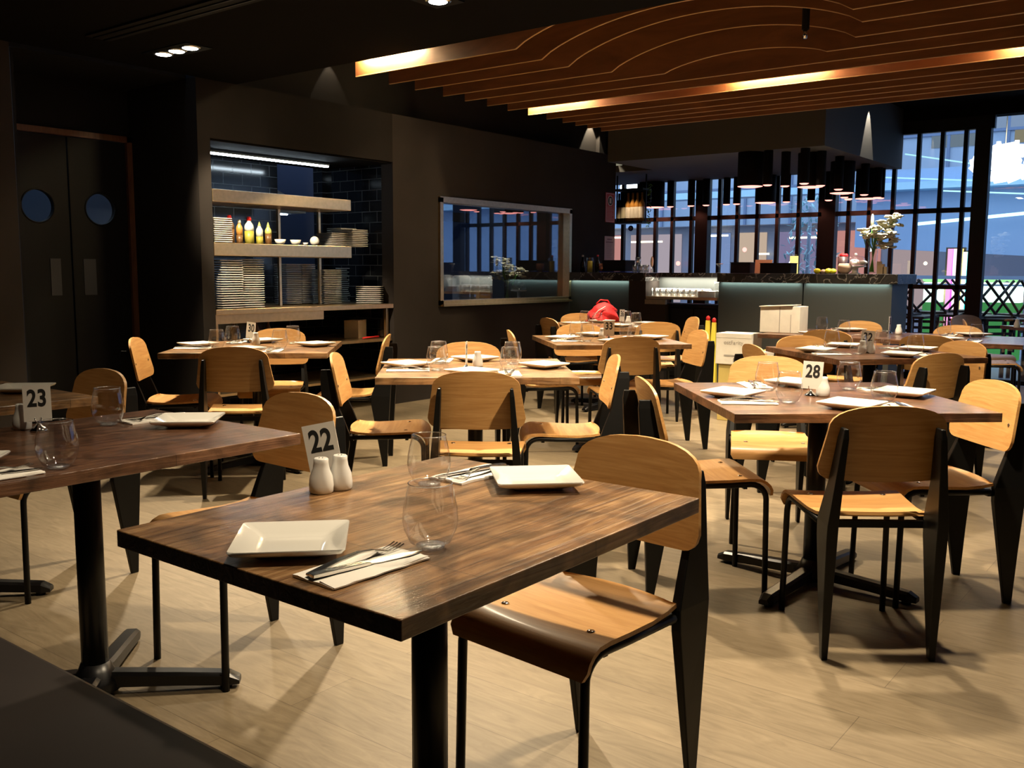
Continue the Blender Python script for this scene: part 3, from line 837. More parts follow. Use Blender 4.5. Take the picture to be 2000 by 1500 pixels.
# ------------------------------------------------------------------ banquette
bq = empty('banquette', (0, 0, 0), 0, 'long dark charcoal upholstered banquette bench in the lower corner', 'bench')
MB().box(.25, .905, .5, 6.2, .36, .45).build('seat', MAT['bench'], bq, bevel=.012)
MB().box(.27, .85, .5, 6.2, .0, .36).build('plinth', MAT['dark'], bq)

# ------------------------------------------------------------------ shelving recess
def shelf(z0, z1, x1, label, y0=WY+.0, y1=WY+.42):
    e = empty('steel_shelf', (0, 0, 0), 0, label, 'shelf', 'steel kitchen shelves')
    MB().box(4.385, x1, y0, y1, z0, z1).build('shelf_board', MAT['steel'], e, bevel=.004)
    return e
def back_y(): return WY+.42
s1 = shelf(1.77, 1.865, 5.80, 'upper thick brushed steel shelf in the plate recess')
s2 = shelf(1.36, 1.46, 5.80, 'middle thick brushed steel shelf carrying sauce bottles')
c3 = empty('steel_counter', (0, 0, 0), 0, 'full width brushed steel counter carrying tall plate stacks', 'counter')
MB().box(4.385, 6.315, WY+.0, 7.165, .905, .945).build('worktop', MAT['steel'], c3, bevel=.003)
MB().box(4.385, 5.5, WY+.04, WY+.1, .83, .905).build('apron', MAT['steel'], c3)
for x in (4.62, 5.30, 5.75):
    MB().box(x-.012, x+.012, WY+.36, WY+.384, .945, 1.36).build('upright', MAT['steel'], c3)
for x in (4.62, 5.30, 5.75):
    MB().box(x-.012, x+.012, WY+.36, WY+.384, 1.46, 1.77).build('upright', MAT['steel'], s2)
l4 = empty('steel_shelf', (0, 0, 0), 0, 'low steel undershelf in shadow below the counter', 'shelf', 'steel kitchen shelves')
MB().box(4.385, 6.315, WY+.02, 7.1, .60, .625).build('shelf_board', MAT['steel'], l4)
MB().box(4.385, 6.315, WY+.02, 7.1, .26, .28).build('lower_board', MAT['steel'], l4)
for x in (4.42, 6.28): MB().box(x-.015, x+.015, WY+.05, WY+.08, 0, .905).build('leg', MAT['steel'], l4)
led = empty('strip_light', (0, WY+.43, 2.19), 0, 'glowing white linear strip light above the plate shelves', 'strip light')
MB().box(4.66, 5.93, -.012, .012, .006, .02).build('housing', MAT['steel'], led)
MB().tube([(4.67, 0, 0), (5.92, 0, 0)], .011, 8).build('tube', MAT['led'], led)

def shelf_plate():
    mb = MB(); o_, i_ = .105, .06
    sq = lambda r, z: [(r, r, z), (-r, r, z), (-r, -r, z), (r, -r, z)]
    mb.hexa([sq(i_, 0), sq(o_, .0085), sq(o_, .0125), sq(i_-.005, .0035)])
    return mb.build('stacked_plate', MAT['china'])
def stack(x, y, z, n, h, tn, rz=0, sc=1.0):
    for k in range(n):
        o = inst('splate', shelf_plate, (x+random.uniform(-.003, .003), y+random.uniform(-.003, .003), z+k*h), R(rz)+random.uniform(-.03, .03),
             'plate in the stack %s' % tn, 'plate', 'plates in the stack %s' % tn)
        if sc != 1: o.scale = (sc, sc, 1)
Z3, Z2 = .9455, 1.4605
def shx(px, y): return onY(px, 500, y).x
yb = WY+.16
stack(shx(436, yb), yb, Z3, 21, .0185, 'on the counter, closest to the black doors', 2)
stack(shx(479, yb+.03), yb+.03, Z3, 22, .0180, 'on the counter, second from the doors', -3)
stack(shx(561, WY+.55), WY+.55, Z3, 22, .0165, 'on the counter, tallest of the middle three', 0, .8)
stack(shx(592, WY+.55), WY+.55, Z3, 22, .0165, 'on the counter, middle of the tight three', 0, .72)
stack(shx(634, WY+.42), WY+.42, Z3, 19, .0165, 'on the counter with a half shaded front', 0, 1.0)
stack(shx(685, WY+.68), WY+.68, Z3, 18, .0185, 'on the counter in the shaded corner', 10)
stack(shx(722, yb+.02), yb+.02, Z3, 9, .0185, 'on the counter, short wide one at its tiled end', 38, 1.08)
stack(shx(425, yb), yb, Z2, 12, .0165, 'on the middle shelf beside the brown bottle', 0, .8)
stack(shx(650, WY+.28), WY+.28, Z2, 8, .0155, 'on the middle shelf, low one behind the cup', 0, 1.0)
stack(shx(690, WY+.2), WY+.2, Z2, 10, .0160, 'on the middle shelf, in the warm light', 0, .9)
stack(shx(668, WY+.36), WY+.36, Z2, 11, .0160, 'on the middle shelf, tall one in back', 0, .9)

def bottle(px, y, z, h, r, lid, body, fill, label, nozzle=False, ff=.5):
    x = shx(px, y)
    e = empty('sauce_bottle', (x, y, z), 0, label, 'sauce bottle', 'sauce bottles on the middle shelf')
    MB().lathe([(r, 0), (r, h*ff)], 18).build('sauce', MAT[fill], e)
    MB().lathe([(r, h*ff), (r, h*.62), (r*.9, h*.7), (r*.45, h*.82), (r*.45, h*.86)], 18).build('bottle_shell', MAT[body], e)
    if nozzle: MB().lathe([(r*.5, 0), (r*.35, .01), (.002, .035)], 12, (0, 0, h*.86)).build('nozzle', MAT[lid], e)
    else: MB().lathe([(r*.55, 0), (r*.5, h*.09), (r*.35, h*.14)], 14, (0, 0, h*.86)).build('cap', MAT[lid], e)
bottle(450, WY+.12, Z2, .22, .036, 'redplastic', 'brownsauce', 'brownsauce', 'dark brown sauce bottle with red cap')
bottle(469, WY+.13, Z2, .19, .026, 'clearbottle', 'amber', 'brownsauce', 'amber sauce bottle with flipped white cap', ff=.35)
bottle(488, WY+.12, Z2, .215, .037, 'redplastic', 'clearbottle', 'oil', 'cloudy bottle half full of green oil with red cap', ff=.48)
bottle(508, WY+.12, Z2, .17, .028, 'lime', 'clearbottle', 'oil', 'squeeze bottle with white band and lime nozzle', True, .36)
bottle(525, WY+.12, Z2, .17, .027, 'lime', 'lime', 'brownsauce', 'squeeze bottle of brown sauce with lime shoulder', True, .5)
def bowl(px, y, z, r, h, label, mat='china'):
    e = MB(); e.lathe([(r*.45, 0), (r*.8, h*.4), (r, h), (r*.96, h), (r*.75, h*.42), (r*.4, .006)], 22, (0, 0, 0))
    o = e.build('small_bowl', MAT[mat]); o.location = (shx(px, y), y, z); tag(o, label, 'bowl', 'small white bowls'); return o
bowl(548, WY+.12, Z2, .048, .045, 'small white bowl beside the squeeze bottles')
bowl(578, WY+.12, Z2, .047, .045, 'small white bowl, second from the squeeze bottles')
bowl(596, WY+.12, Z2, .028, .024, 'tiny white dip dish beside the round cup')
o = MB().ball((0, 0, .042), .04, 18, 12, (1, 1, 1)).build('round_cup', MAT['china']); o.location = (shx(615, WY+.12), WY+.12, Z2); tag(o, 'round white cup lying against the plate stack', 'cup')
# things in shadow below the counter
for k, px in enumerate((452, 497, 520)):
    e = empty('oil_bottle', (shx(px, WY+.25), WY+.25, .626), 0, 'dim oil bottle with red cap under the counter, %s' % ['nearest the doors', 'in the middle', 'farthest from the doors'][k], 'bottle', 'red-capped bottles under the counter')
    MB().lathe([(.03, 0), (.03, .12), (.012, .17), (.012, .19)], 14).build('bottle_body', MAT['brownsauce'], e)
    MB().lathe([(.016, .19), (.014, .215)], 12).build('cap', MAT['redplastic'], e)
x = shx(692, WY+.3)
e = empty('cardboard_box', (x, WY+.3, .626), R(25), 'small brown cardboard box under the counter', 'box')
MB().box(-.1, .1, -.07, .07, 0, .16).build('carton_body', MAT['kraftpaper'], e)
MB().box(-.1, -.01, -.07, .07, .16, .165).build('flap', MAT['kraftpaper'], e); MB().box(.01, .1, -.07, .07, .16, .165).build('flap', MAT['kraftpaper'], e)
e = empty('red_tongs', (shx(725, WY+.1), WY+.1, .626), R(10), 'red-handled tongs lying on the low undershelf', 'tongs')
MB().tube([(-.14, 0, .012), (.1, 0, .012)], .008, 8).build('handle', MAT['redplastic'], e)
MB().tube([(.1+.02*math.sin(k*PI/6), .02-.02*math.cos(k*PI/6), .012) for k in range(13)], .006, 6).build('loop', MAT['redplastic'], e)
o = MB().lathe([(.03, 0), (.045, .02), (.045, .07), (.042, .07), (.04, .01)], 18).build('glass_jar', MAT['glass']); o.location = (shx(745, WY+.12), WY+.12, .626); tag(o, 'short glass jar at the tiled end of the undershelf', 'jar')

# kitchen seen through recess and window
e = empty('extractor_hood', (6.25, 8.3, 0), 0, 'pale extractor hood seen above the steel shelves', 'extractor hood')
MB().hexa([[(-.5, -.3, 1.85), (.5, -.3, 1.85), (.5, .3, 1.85), (-.5, .3, 1.85)], [(-.5, -.3, 1.92), (.5, -.3, 1.92), (.5, .3, 1.92), (-.5, .3, 1.92)], [(-.13, -.12, 2.15), (.13, -.12, 2.15), (.13, .12, 2.15), (-.13, .12, 2.15)], [(-.13, -.12, HZ-.01), (.13, -.12, HZ-.01), (.13, .12, HZ-.01), (-.13, .12, HZ-.01)]]).build('hood_body', MAT['kwall'], e)
MB().box(-.45, .45, -.06, -.04, 1.838, 1.849).build('hood_lamp', MAT['led'], e)
kb = empty('kitchen_bench', (0, 0, 0), 0, 'dark kitchen bench behind the steel-framed window', 'bench')
MB().box(6.6, 9.9, 6.75, 7.35, .86, .9).build('bench_top', MAT['steel'], kb)
MB().box(6.62, 9.88, 6.8, 7.3, .0, .86).build('bench_base', MAT['kdark'], kb)
e = empty('coffee_grinder', (8.13, 7.0, .9), R(-20), 'white rounded machine with dark knob behind the kitchen window', 'appliance')
MB().box(-.08, .08, -.09, .09, 0, .3).build('body', MAT['shaker'], e, bevel=.03)
MB().ball((-.02, -.095, .13), .025, 10, 6, (1, .5, 1)).build('knob', MAT['kdark'], e)
e = empty('food_scale', (8.45, 7.02, .9), 0, 'square steel machine beside the white rounded one', 'appliance')
MB().box(-.1, .1, -.1, .1, 0, .24).build('body', MAT['steel'], e); MB().box(-.12, .12, -.12, .12, .24, .27).build('lid', MAT['steel'], e)
struct('trim_3', MB().box(8.0, 8.45, 8.1, 8.5, 0, HZ), MAT['kwall'])
struct('wall_kitchen_dark', MB().box(8.6, 8.75, 8.4, 8.5, 0, HZ).box(9.3, 9.4, 8.4, 8.5, 0, HZ).box(7.0, 10, 8.4, 8.46, 1.9, 2.02), MAT['kdark'])
def vase(loc, h, r, label, flowers, seed, fl=1.0):
    rnd = random.Random(seed)
    e = empty('flower_vase', loc, 0, label, 'vase')
    mb = MB(); mb.open = True
    mb.lathe([(r*.9, .0), (r*.85, h*.1), (r*.95, h*.6), (r, h), (r-.003, h), (r*.9, h*.6), (r*.8, h*.1), (r*.8, .01)], 20).build('vase_glass', MAT['glass'], e)
    MB().lathe([(r*.78, .01), (r*.78, .018)], 16).build('vase_foot', MAT['glassbase'], e)
    st = MB(); lf = MB(); pt = MB()
    for (dx, dy, dz, kind) in flowers:
        top = Vector((dx, dy, dz)); a = Vector((-dx*.15, -dy*.15, .02))
        st.tube([a, Vector((dx*.1, dy*.1, h*.9)), top*.8+Vector((0, 0, .04)), top], .004, 5)
        if kind == 'p':
            for q in range(14):
                c = top + Vector((rnd.uniform(-1, 1), rnd.uniform(-1, 1), rnd.uniform(-1, 1)))*.055*fl
                for w_ in range(5):
                    rot = Matrix.Rotation(rnd.uniform(0, 6.28), 3, 'Z') @ Matrix.Rotation(rnd.uniform(-1.2, 1.2), 3, 'X')
                    pt.ball(c+rot @ Vector((.018, 0, 0)), .027*fl, 6, 4, (1, .6, .16), rot)
        elif kind == 'l':
            d = top.normalized(); rot = d.to_track_quat('X', 'Z').to_matrix()
            lf.ball(top*.85, .09, 8, 6, (1, .16, .05), rot)
        elif kind == 'b':
            pt.ball(top, .07, 10, 8, (.22, .22, 1))
    st.build('stems', MAT['leaf'], e)
    if lf.v: lf.build('leaves', MAT['leaf'], e)
    if pt.v: pt.build('petals', MAT['petal'], e)
    return e
vase((8.95, 6.98, .9), .24, .045, 'glass vase of cream orchids seen through the kitchen window',
     [(-.16, 0, .46, 'p'), (-.02, .05, .45, 'p'), (.1, 0, .38, 'p'), (.2, -.05, .34, 'p'), (-.2, 0, .3, 'p'), (.0, 0, .35, 'p'), (-.1, 0, .4, 'l'), (.1, .0, .42, 'l'), (.16, 0, .3, 'l')], 3)
e = empty('cake_stand', (9.2, 7.0, .9), 0, 'white cake stand with glass dome behind the kitchen window', 'cake stand')
MB().lathe([(.05, 0), (.02, .02), (.02, .1), (.1, .11), (.1, .125)], 20).build('stand', MAT['china'], e)
MB().lathe([(.09, .13), (.09, .18), (.06, .23), (.01, .25)], 20).build('dome', MAT['glass'], e)

# ------------------------------------------------------------------ bar
BX = 9.2
y_end = 2.62
bar = empty('bar_counter', (0, 0, 0), 0, 'long bar with dark veined marble top and grey panelled front', 'bar counter')
yA, yB_, yC = onX(1228, 600, BX).y, onX(1262, 548, BX).y, onX(1402, 540, BX).y
YL = WY-.001
MB().box(BX, BX+.62, yC, y_end, 1.0, 1.0).v
def bt(y0, y1, z0=1.15, z1=1.243, x0=BX-.02, x1=BX+.62): return MB().box(x0, x1, y0, y1, z0, z1)
bt(yB_, YL).build('marble_top', MAT['marble'], bar, bevel=.004)
bt(y_end-.06, yC).build('marble_top', MAT['marble'], bar, bevel=.004)
bt(yC, yB_, 1.20, 1.243, BX+.3, BX+.62).build('marble_top', MAT['marble'], bar)
MB().box(BX+.03, BX+.55, yA, YL, 0, 1.15).build('front_panel', MAT['panel'], bar)
MB().box(BX-.005, BX+.55, yB_, yA-.0, 0, 1.15).build('pier', MAT['wallbrown'], bar)
ym = onX(1565, 600, BX).y
MB().box(BX+.03, BX+.55, ym+.008, yC-.001, 0, 1.15).build('front_panel', MAT['panel'], bar)
MB().box(BX+.03, BX+.55, y_end, ym-.008, 0, 1.15).build('front_panel', MAT['panel'], bar)
MB().box(BX+.0, BX+.3, yC, yB_, .955, .985).build('service_shelf', MAT['steel'], bar)
MB().box(BX-.02, BX+.02, onX(1301, 590, BX).y, yB_, .9, .95).build('shelf_bracket', MAT['steel'], bar)
MB().box(BX+.3, BX+.55, yC, yB_, .985, 1.2).build('splashback', MAT['panel'], bar)
barstrips = []
for (a, b) in ((yA, YL), (ym+.01, yC-.01), (y_end+.01, ym-.01)):
    barstrips.append((a, b))
fr_ = empty('drinks_fridge', (0, 0, 0), 0, 'black glass-door drinks fridge under the service shelf', 'fridge')
yp = onX(1300, 600, BX).y
MB().box(BX+.08, BX+.55, yC+.01, yp-.004, .08, .9).build('cabinet', MAT['dark'], fr_)
for k in range(2):
    y0 = yC+.02+k*(yp-yC-.03)/2; y1 = y0+(yp-yC-.05)/2
    MB().box(BX+.06, BX+.08, y0, y1, .12, .86).build('door', MAT['black'], fr_, bevel=.004)
    MB().box(BX+.045, BX+.055, y1-.03, y1-.02, .3, .7).build('handle', MAT['steel'], fr_)
MB().box(BX-.005, BX+.55, yp, yB_, 0, .9).build('pier', MAT['wallbrown'], bar)

BZ = 1.2435
def barp(px, dx=.12): 
    d = onX(px, 532, BX+dx); return d.x, d.y
def P3(px, dx=.12):
    x, y = barp(px, dx); return (x, y, BZ)
# glasses on the service shelf
def tumbler():
    e = empty('tumbler'); mb = MB(); mb.open = True
    mb.lathe([(.028, .001), (.031, .04), (.033, .085), (.031, .085), (.028, .04), (.024, .012)], 14).build('bowl', MAT['glasslit'], e)
    MB().lathe([(.026, .001), (.026, .01)], 14).build('thick_base', MAT['glassbase'], e)
    return e
for i in range(9):
    for j in range(3):
        y = yB_-.07-i*.072; x = BX+.06+j*.085
        inst('tumbler', tumbler, (x, y, .986), 0, 'upturned tumbler in the %s row on the lit service shelf' % ['front', 'middle', 'back'][j], 'glass', 'tumblers in the %s row of the service shelf' % ['front', 'middle', 'back'][j])
tumb2 = (yC+.06, yC+.14)
o = MB().box(BX+.03, BX+.27, yC+.04, yC+.24, .986, 1.05).build('napkin_stack', MAT['napkin']); tag(o, 'white napkin stack at the lit end of the service shelf', 'napkins')
e = empty('glass_carafe', (BX+.12, yC+.06, 1.0505), 0, 'small glass carafe on the napkin stack', 'carafe')
mb = MB(); mb.open = True; mb.lathe([(.03, 0), (.04, .03), (.025, .07), (.035, .1), (.033, .1), (.023, .07), (.036, .03)], 16).build('bowl', MAT['glass'], e)
MB().lathe([(.026, .0), (.028, .008)], 14).build('thick_base', MAT['glassbase'], e)

# things standing on the bar
e = empty('candle_jar', P3(1152), 0, 'yellow candle in a jar at the wall end of the bar', 'candle')
MB().lathe([(.03, .0), (.03, .13)], 16).build('wax', MAT['yellow'], e)
mb = MB(); mb.open = True; mb.lathe([(.045, 0), (.05, .05), (.04, .17)], 18, cap1=False).build('jar', MAT['glass'], e)
for px, lab in ((1138, 'dark bottle with pale neck before the candle jar'), (1167, 'dark bottle with red neck beside the candle jar')):
    e = empty('liquor_bottle', P3(px, .2), 0, lab, 'bottle', 'dark bottles on the bar')
    MB().lathe([(.03, 0), (.03, .1), (.012, .14), (.011, .18)], 14).build('bottle_body', MAT['wine'], e)
    MB().lathe([(.012, .18), (.012, .2)], 12).build('cap', MAT['redplastic'] if px > 1150 else MAT['clearbottle'], e)
o = MB().lathe([(.03, 0), (.05, .04), (.05, .1), (.045, .1), (.04, .02)], 18).build('copper_bowl', MAT['copperglass']); o.location = P3(1178); tag(o, 'reddish glass bowl beside the dark bottle', 'bowl')
x, y = barp(1208, .2)
e = empty('menu_box', (x, y, BZ), R(-88), 'black rectangular box on a blue tray', 'box', 'black boxes on the bar')
MB().box(-.15, .15, -.12, .12, .012, .13).build('box_body', MAT['dark'], e, bevel=.005); MB().box(-.155, .155, -.125, .125, .13, .138).build('lid', MAT['black'], e)
o = MB().box(-.17, .17, -.15, .15, 0, .011).build('blue_tray', MAT['blue']); o.location = (x, y, BZ); o.rotation_euler = (0, 0, R(-88)); tag(o, 'dark blue flat tray under the black box', 'tray')
for k, (px, dz) in enumerate(((1240, 0), (1252, 0), (1246, .087), (1258, 0))):
    o = inst('tumbler', tumbler, (barp(px)[0]+(.05 if k == 3 else 0), barp(px)[1], BZ+dz), 0, 'tumbler on the bar beside the blue tray, %s' % ['closest to the tray', 'in the middle', 'stacked on top', 'farthest from the tray'][k], 'glass', 'tumblers on the bar top')
e = empty('bud_vase', P3(1273, .1), 0, 'small bud vase with white blossom on the bar', 'vase')
MB().lathe([(.02, 0), (.015, .04), (.012, .06)], 14).build('vase_body', MAT['glassbase'], e); MB().ball((0, 0, .12), .03, 10, 8, (.6, .6, 2)).build('blossom', MAT['petal'], e)
def martini():
    e = empty('martini_glass'); mb = MB(); mb.open = True
    mb.lathe([(.03, 0), (.028, .004), (.004, .008), (.004, .05), (.04, .1)], 18, cap1=False).build('bowl', MAT['glass'], e)
    MB().lathe([(.035, .094), (.037, .1)], 18).build('froth', MAT['napkin'], e)
    return e
inst('mart', martini, P3(1405, .15), 0, 'small martini glass standing alone on the bar', 'glass')
for k, (px, w_, dz, lab) in enumerate(((1452, .22, .115, 'black menu box behind the tan paper folders'), (1520, .32, .105, 'black menu box before the tan paper folders'))):
    x, y = barp(px, .32 if k == 0 else .12)
    e = empty('menu_box', (x, y, BZ), R(-90), lab, 'box', 'black boxes on the bar')
    MB().box(-w_/2, w_/2, -.09, .09, 0, dz-.008).build('box_body', MAT['dark'], e, bevel=.004); MB().box(-w_/2-.003, w_/2+.003, -.093, .093, dz-.008, dz).build('lid', MAT['black'], e)
x, y = barp(1492, .28)
for k in range(3):
    o = MB().box(-.008, .008, -.09+.01*k, .09, 0, .14-.01*k).build('paper_folder', MAT['kraftpaper']); o.location = (x-.025+k*.02, y+.0, BZ); o.rotation_euler = (0, R(6), R(4*k)); tag(o, 'tan paper folder between the black boxes, %s' % ['frontmost', 'middle', 'rearmost'][k], 'folder', 'tan folders')
e = empty('candle_lantern', P3(1550, .42), 0, 'glowing pillar candle in an angular glass lantern', 'candle')
MB().lathe([(.042, .0), (.042, .18)], 18).build('wax', MAT['wax'], e)
mb = MB(); mb.open = True; mb.lathe([(.06, 0), (.105, .1), (.08, .2)], 8, cap1=False, smooth=False).build('lantern_glass', MAT['glass'], e)
for k, (px, m_, r_, lab) in enumerate(((1596, 'lemon', .03, 'yellow lemon, first in the row of fruit'), (1608, 'bowlbrown', .024, 'dark brown fig between the lemons'), (1618, 'lemon', .03, 'yellow lemon with dark slice'), (1627, 'lemon', .028, 'yellow lemon beside the woven bowl'))):
    x, y = barp(px, .1); o = MB().ball((0, 0, r_*.9), r_, 14, 8, (1, 1.15, .9)).build('lemon' if m_ == 'lemon' else 'fig', MAT[m_]); o.location = (x, y, BZ); tag(o, lab, 'fruit', 'fruit on the bar')
o = MB().lathe([(.03, 0), (.06, .03), (.07, .07), (.055, .1), (.05, .1), (.06, .06), (.03, .01)], 20).build('woven_bowl', MAT['bowlbrown']); x, y = barp(1650, .1); o.location = (x, y, BZ); tag(o, 'round brown woven bowl before the white cake dome', 'bowl')
e = empty('rose_pot', P3(1645, .35), 0, 'dark brown pot packed with red roses', 'flower pot')
MB().lathe([(.045, 0), (.05, .17), (.045, .17)], 18).build('pot', plain('dark_pot', (.06, .03, .03), .4), e)
rr = MB()
for k in range(9): rr.ball((.03*math.cos(k*2.4)*(k % 3)/2, .03*math.sin(k*2.4)*(k % 3)/2, .18), .022, 8, 6)
rr.build('roses', MAT['rose'], e)
e = empty('cake_dome', P3(1670, .3), 0, 'white cake cloche with folded cloth on the bar end', 'cake dome')
MB().lathe([(.06, 0), (.03, .015), (.03, .06), (.1, .07), (.1, .08)], 24).build('stand', MAT['china'], e)
mb = MB(); mb.open = True; mb.lathe([(.095, .081), (.095, .13), (.07, .17), (.012, .18)], 24).build('dome', MAT['glass'], e)
MB().ball((0, 0, .19), .014, 10, 6).build('knob', MAT['china'], e)
cl = MB(); random.seed(4)
for k in range(7): cl.ball((random.uniform(-.05, .05), random.uniform(-.07, .07)-.02, .1+random.uniform(0, .03)), .035, 8, 6, (1, 1.3, .6))
cl.build('cloth', MAT['napkin'], e)
x, y = barp(1703, .12)
vase((x, y, BZ), .26, .045, 'tall glass vase of cream orchids and lilies on the bar end',
     [(.0, .02, .5, 'b'), (.03, -.09, .46, 'p'), (.03, -.17, .5, 'p'), (.02, -.12, .38, 'p'), (.0, -.05, .4, 'p'), (.0, .06, .36, 'p'), (.02, -.13, .3, 'p'), (0, .02, .42, 'l'), (0, .1, .38, 'l'), (0, -.05, .42, 'l'), (.05, .0, .35, 'l')], 5, 1.15)
for k in range(3):
    o = MB().box(-.02, .02, -.018, .018, 0, .12-.025*k).build('wooden_block', MAT['kraftpaper']); x, y = barp(1717+k*6, .15+.0*k); o.location = (x, y, BZ); tag(o, 'small wooden block beside the orchid vase, %s' % ['tallest', 'middle height', 'shortest'][k], 'block', 'wooden blocks')
# wine shelf, amulet, signs
sh = empty('wine_shelf', (0, 0, 0), 0, 'black hanging shelf of wine bottles against the windows', 'shelf')
a = onX(1203, 437, 10.6); b = onX(1262, 437, 10.6)
zt = onX(1230, 392, 10.6).z; zb = onX(1230, 437, 10.6).z
MB().box(10.5, 10.72, b.y, a.y, zb, zb+.025).build('shelf_board', MAT['black'], sh); MB().box(10.5, 10.72, b.y, a.y, zt+.12, zt+.145).build('shelf_board', MAT['black'], sh)
MB().box(10.7, 10.72, b.y, a.y, zt-.02, zt+.12).build('back_board', MAT['black'], sh)
for y in (a.y-.01, b.y+.01): MB().box(10.59, 10.61, y-.006, y+.006, zb, 2.47).build('hanger', MAT['black'], sh)
for k in range(6):
    y = a.y-.055-k*(a.y-b.y-.11)/5.0
    e = empty('wine_bottle', (10.58, y, zb+.0255), 0, ['dark wine bottle nearest the pink notice', 'dark wine bottle, second from the notice', 'wine bottle with bright label, first of the lit pair', 'wine bottle with bright label, second of the lit pair', 'orange lit bottle beside the trailing plant', 'last bottle on the hanging shelf'][k], 'bottle', 'wine bottles on the hanging shelf')
    hh = zt+.1-zb-.03
    MB().lathe([(.037, 0), (.037, hh*.6), (.014, hh*.78), (.014, hh)], 16).build('bottle_body', MAT['wine'] if k < 2 else MAT['amber'], e)
    MB().lathe([(.0385, hh*.12), (.0385, hh*.5)], 16, cap0=False, cap1=False).build('bottle_label', MAT['winelabel'] if k < 2 else MAT['napkin'], e)
e = empty('trailing_plant', (10.58, b.y-.015, zt+.146), 0, 'small trailing plant hanging off the wine shelf', 'plant')
tp = MB(); rnd = random.Random(2)
for k in range(46):
    z = -rnd.uniform(-.05, .5); rot = Matrix.Rotation(rnd.uniform(0, 6.28), 3, 'Z') @ Matrix.Rotation(rnd.uniform(-1, 1), 3, 'Y')
    tp.ball((rnd.uniform(-.03, .03), rnd.uniform(-.04, .01)-.02, z), .02, 6, 4, (1, .5, .15), rot)
tp.build('foliage', MAT['leaf'], e)
a = onX(1232, 446, 10.55)
e = empty('eye_amulet', (a.x, a.y, a.z), 0, 'round blue eye amulet hanging below the wine shelf', 'amulet')
MB().lathe([(.035, -.004), (.035, .004)], 24).build('disc', MAT['blue'], e).rotation_euler = (0, R(-90), 0)
d = MB().lathe([(.018, .0042), (.018, .006)], 20).build('white_ring', MAT['napkin'], e); d.rotation_euler = (0, R(-90), 0)
d = MB().lathe([(.007, .0062), (.007, .0075)], 12).build('pupil', MAT['blue'], e); d.rotation_euler = (0, R(-90), 0)
MB().tube([(0, 0, .035), (0, 0, zb-a.z)], .0015, 5).build('string', MAT['black'], e)
def sign(px0, py0, px1, py1, mat, name, label, kind):
    p0 = onY(px0, py0, WY-.002); p1 = onY(px1, py1, WY-.002)
    e = empty(name, (0, 0, 0), 0, label, 'sign')
    x0, x1, z1, z0 = p0.x, p1.x, p0.z, p1.z; W = x1-x0; H = z1-z0; Y = WY-.006
    if kind == 'red':
        MB().box(x0, x1, Y, WY-.001, z0, z1).build('board', MAT[mat], e)
        rim = MB(); t = .006; Y1 = Y-.0006
        for (a, b, c, d) in ((x0+.01, x1-.01, z1-.016, z1-.01), (x0+.01, x1-.01, z0+.01, z0+.016), (x0+.01, x0+.016, z0+.01, z1-.01), (x1-.016, x1-.01, z0+.01, z1-.01)): rim.box(a, b, Y1, Y, c, d)
        rim.build('border_line', MAT['silver'], e)
        cx = (x0+x1)/2; cz = z1-H*.27; rr_ = W*.3
        ring = MB().hexa([[(cx+rr_*math.cos(k*PI/16), yy, cz+rr_*math.sin(k*PI/16)) for k in range(32)] for yy in (Y, Y-.001)]); ring.build('ring', MAT['silver'], e)
        MB().hexa([[(cx+rr_*.84*math.cos(k*PI/16), yy, cz+rr_*.84*math.sin(k*PI/16)) for k in range(32)] for yy in (Y-.001, Y-.002)]).build('disc', MAT['ink'], e)
        MB().box(cx-rr_*.35, cx+rr_*.35, Y-.003, Y-.002, cz-rr_*.5, cz+rr_*.5).build('pictogram', MAT['silver'], e)
        ln = MB()
        for k in range(9): ln.box(x0+W*.14, x1-W*(.14+.07*(k % 3)), Y-.0008, Y, z0+H*.08+k*H*.052, z0+H*.08+k*H*.052+.006)
        ln.build('small_print', plain('faded_print', (.6, .28, .27), .6), e)
    else:
        MB().box(x0, x1, WY-.003, WY-.001, z0, z1).build('sheet', MAT[mat], e)
        ln = MB()
        for k, (l, r, h) in enumerate(((.25, .25, .016), (.14, .14, .016))):
            z = z1-H*.12-k*.035
            n = 8
            for q in range(n):
                ln.box(x0+W*l+(W*(1-l-r))*q/n, x0+W*l+(W*(1-l-r))*(q+.75)/n, WY-.0042, WY-.003, z-h/2, z+h/2)
        ln.build('heading', plain('notice_ink', (.28, .13, .14), .6), e)
        l2 = MB()
        for k in range(13): l2.box(x0+W*.2, x1-W*(.2+.06*(k % 4)), WY-.0038, WY-.003, z1-H*.32-k*H*.046, z1-H*.32-k*H*.046+.004)
        l2.build('small_print', plain('notice_grey', (.45, .28, .26), .6), e)
sign(1183, 375.5, 1199.5, 435, 'signred', 'alcohol_sign', 'red framed alcohol notice with round pictogram on the brown wall', 'red')
sign(1181, 461, 1199.5, 511, 'signpink', 'paper_notice', 'pale pink paper notice below the red sign', 'p')

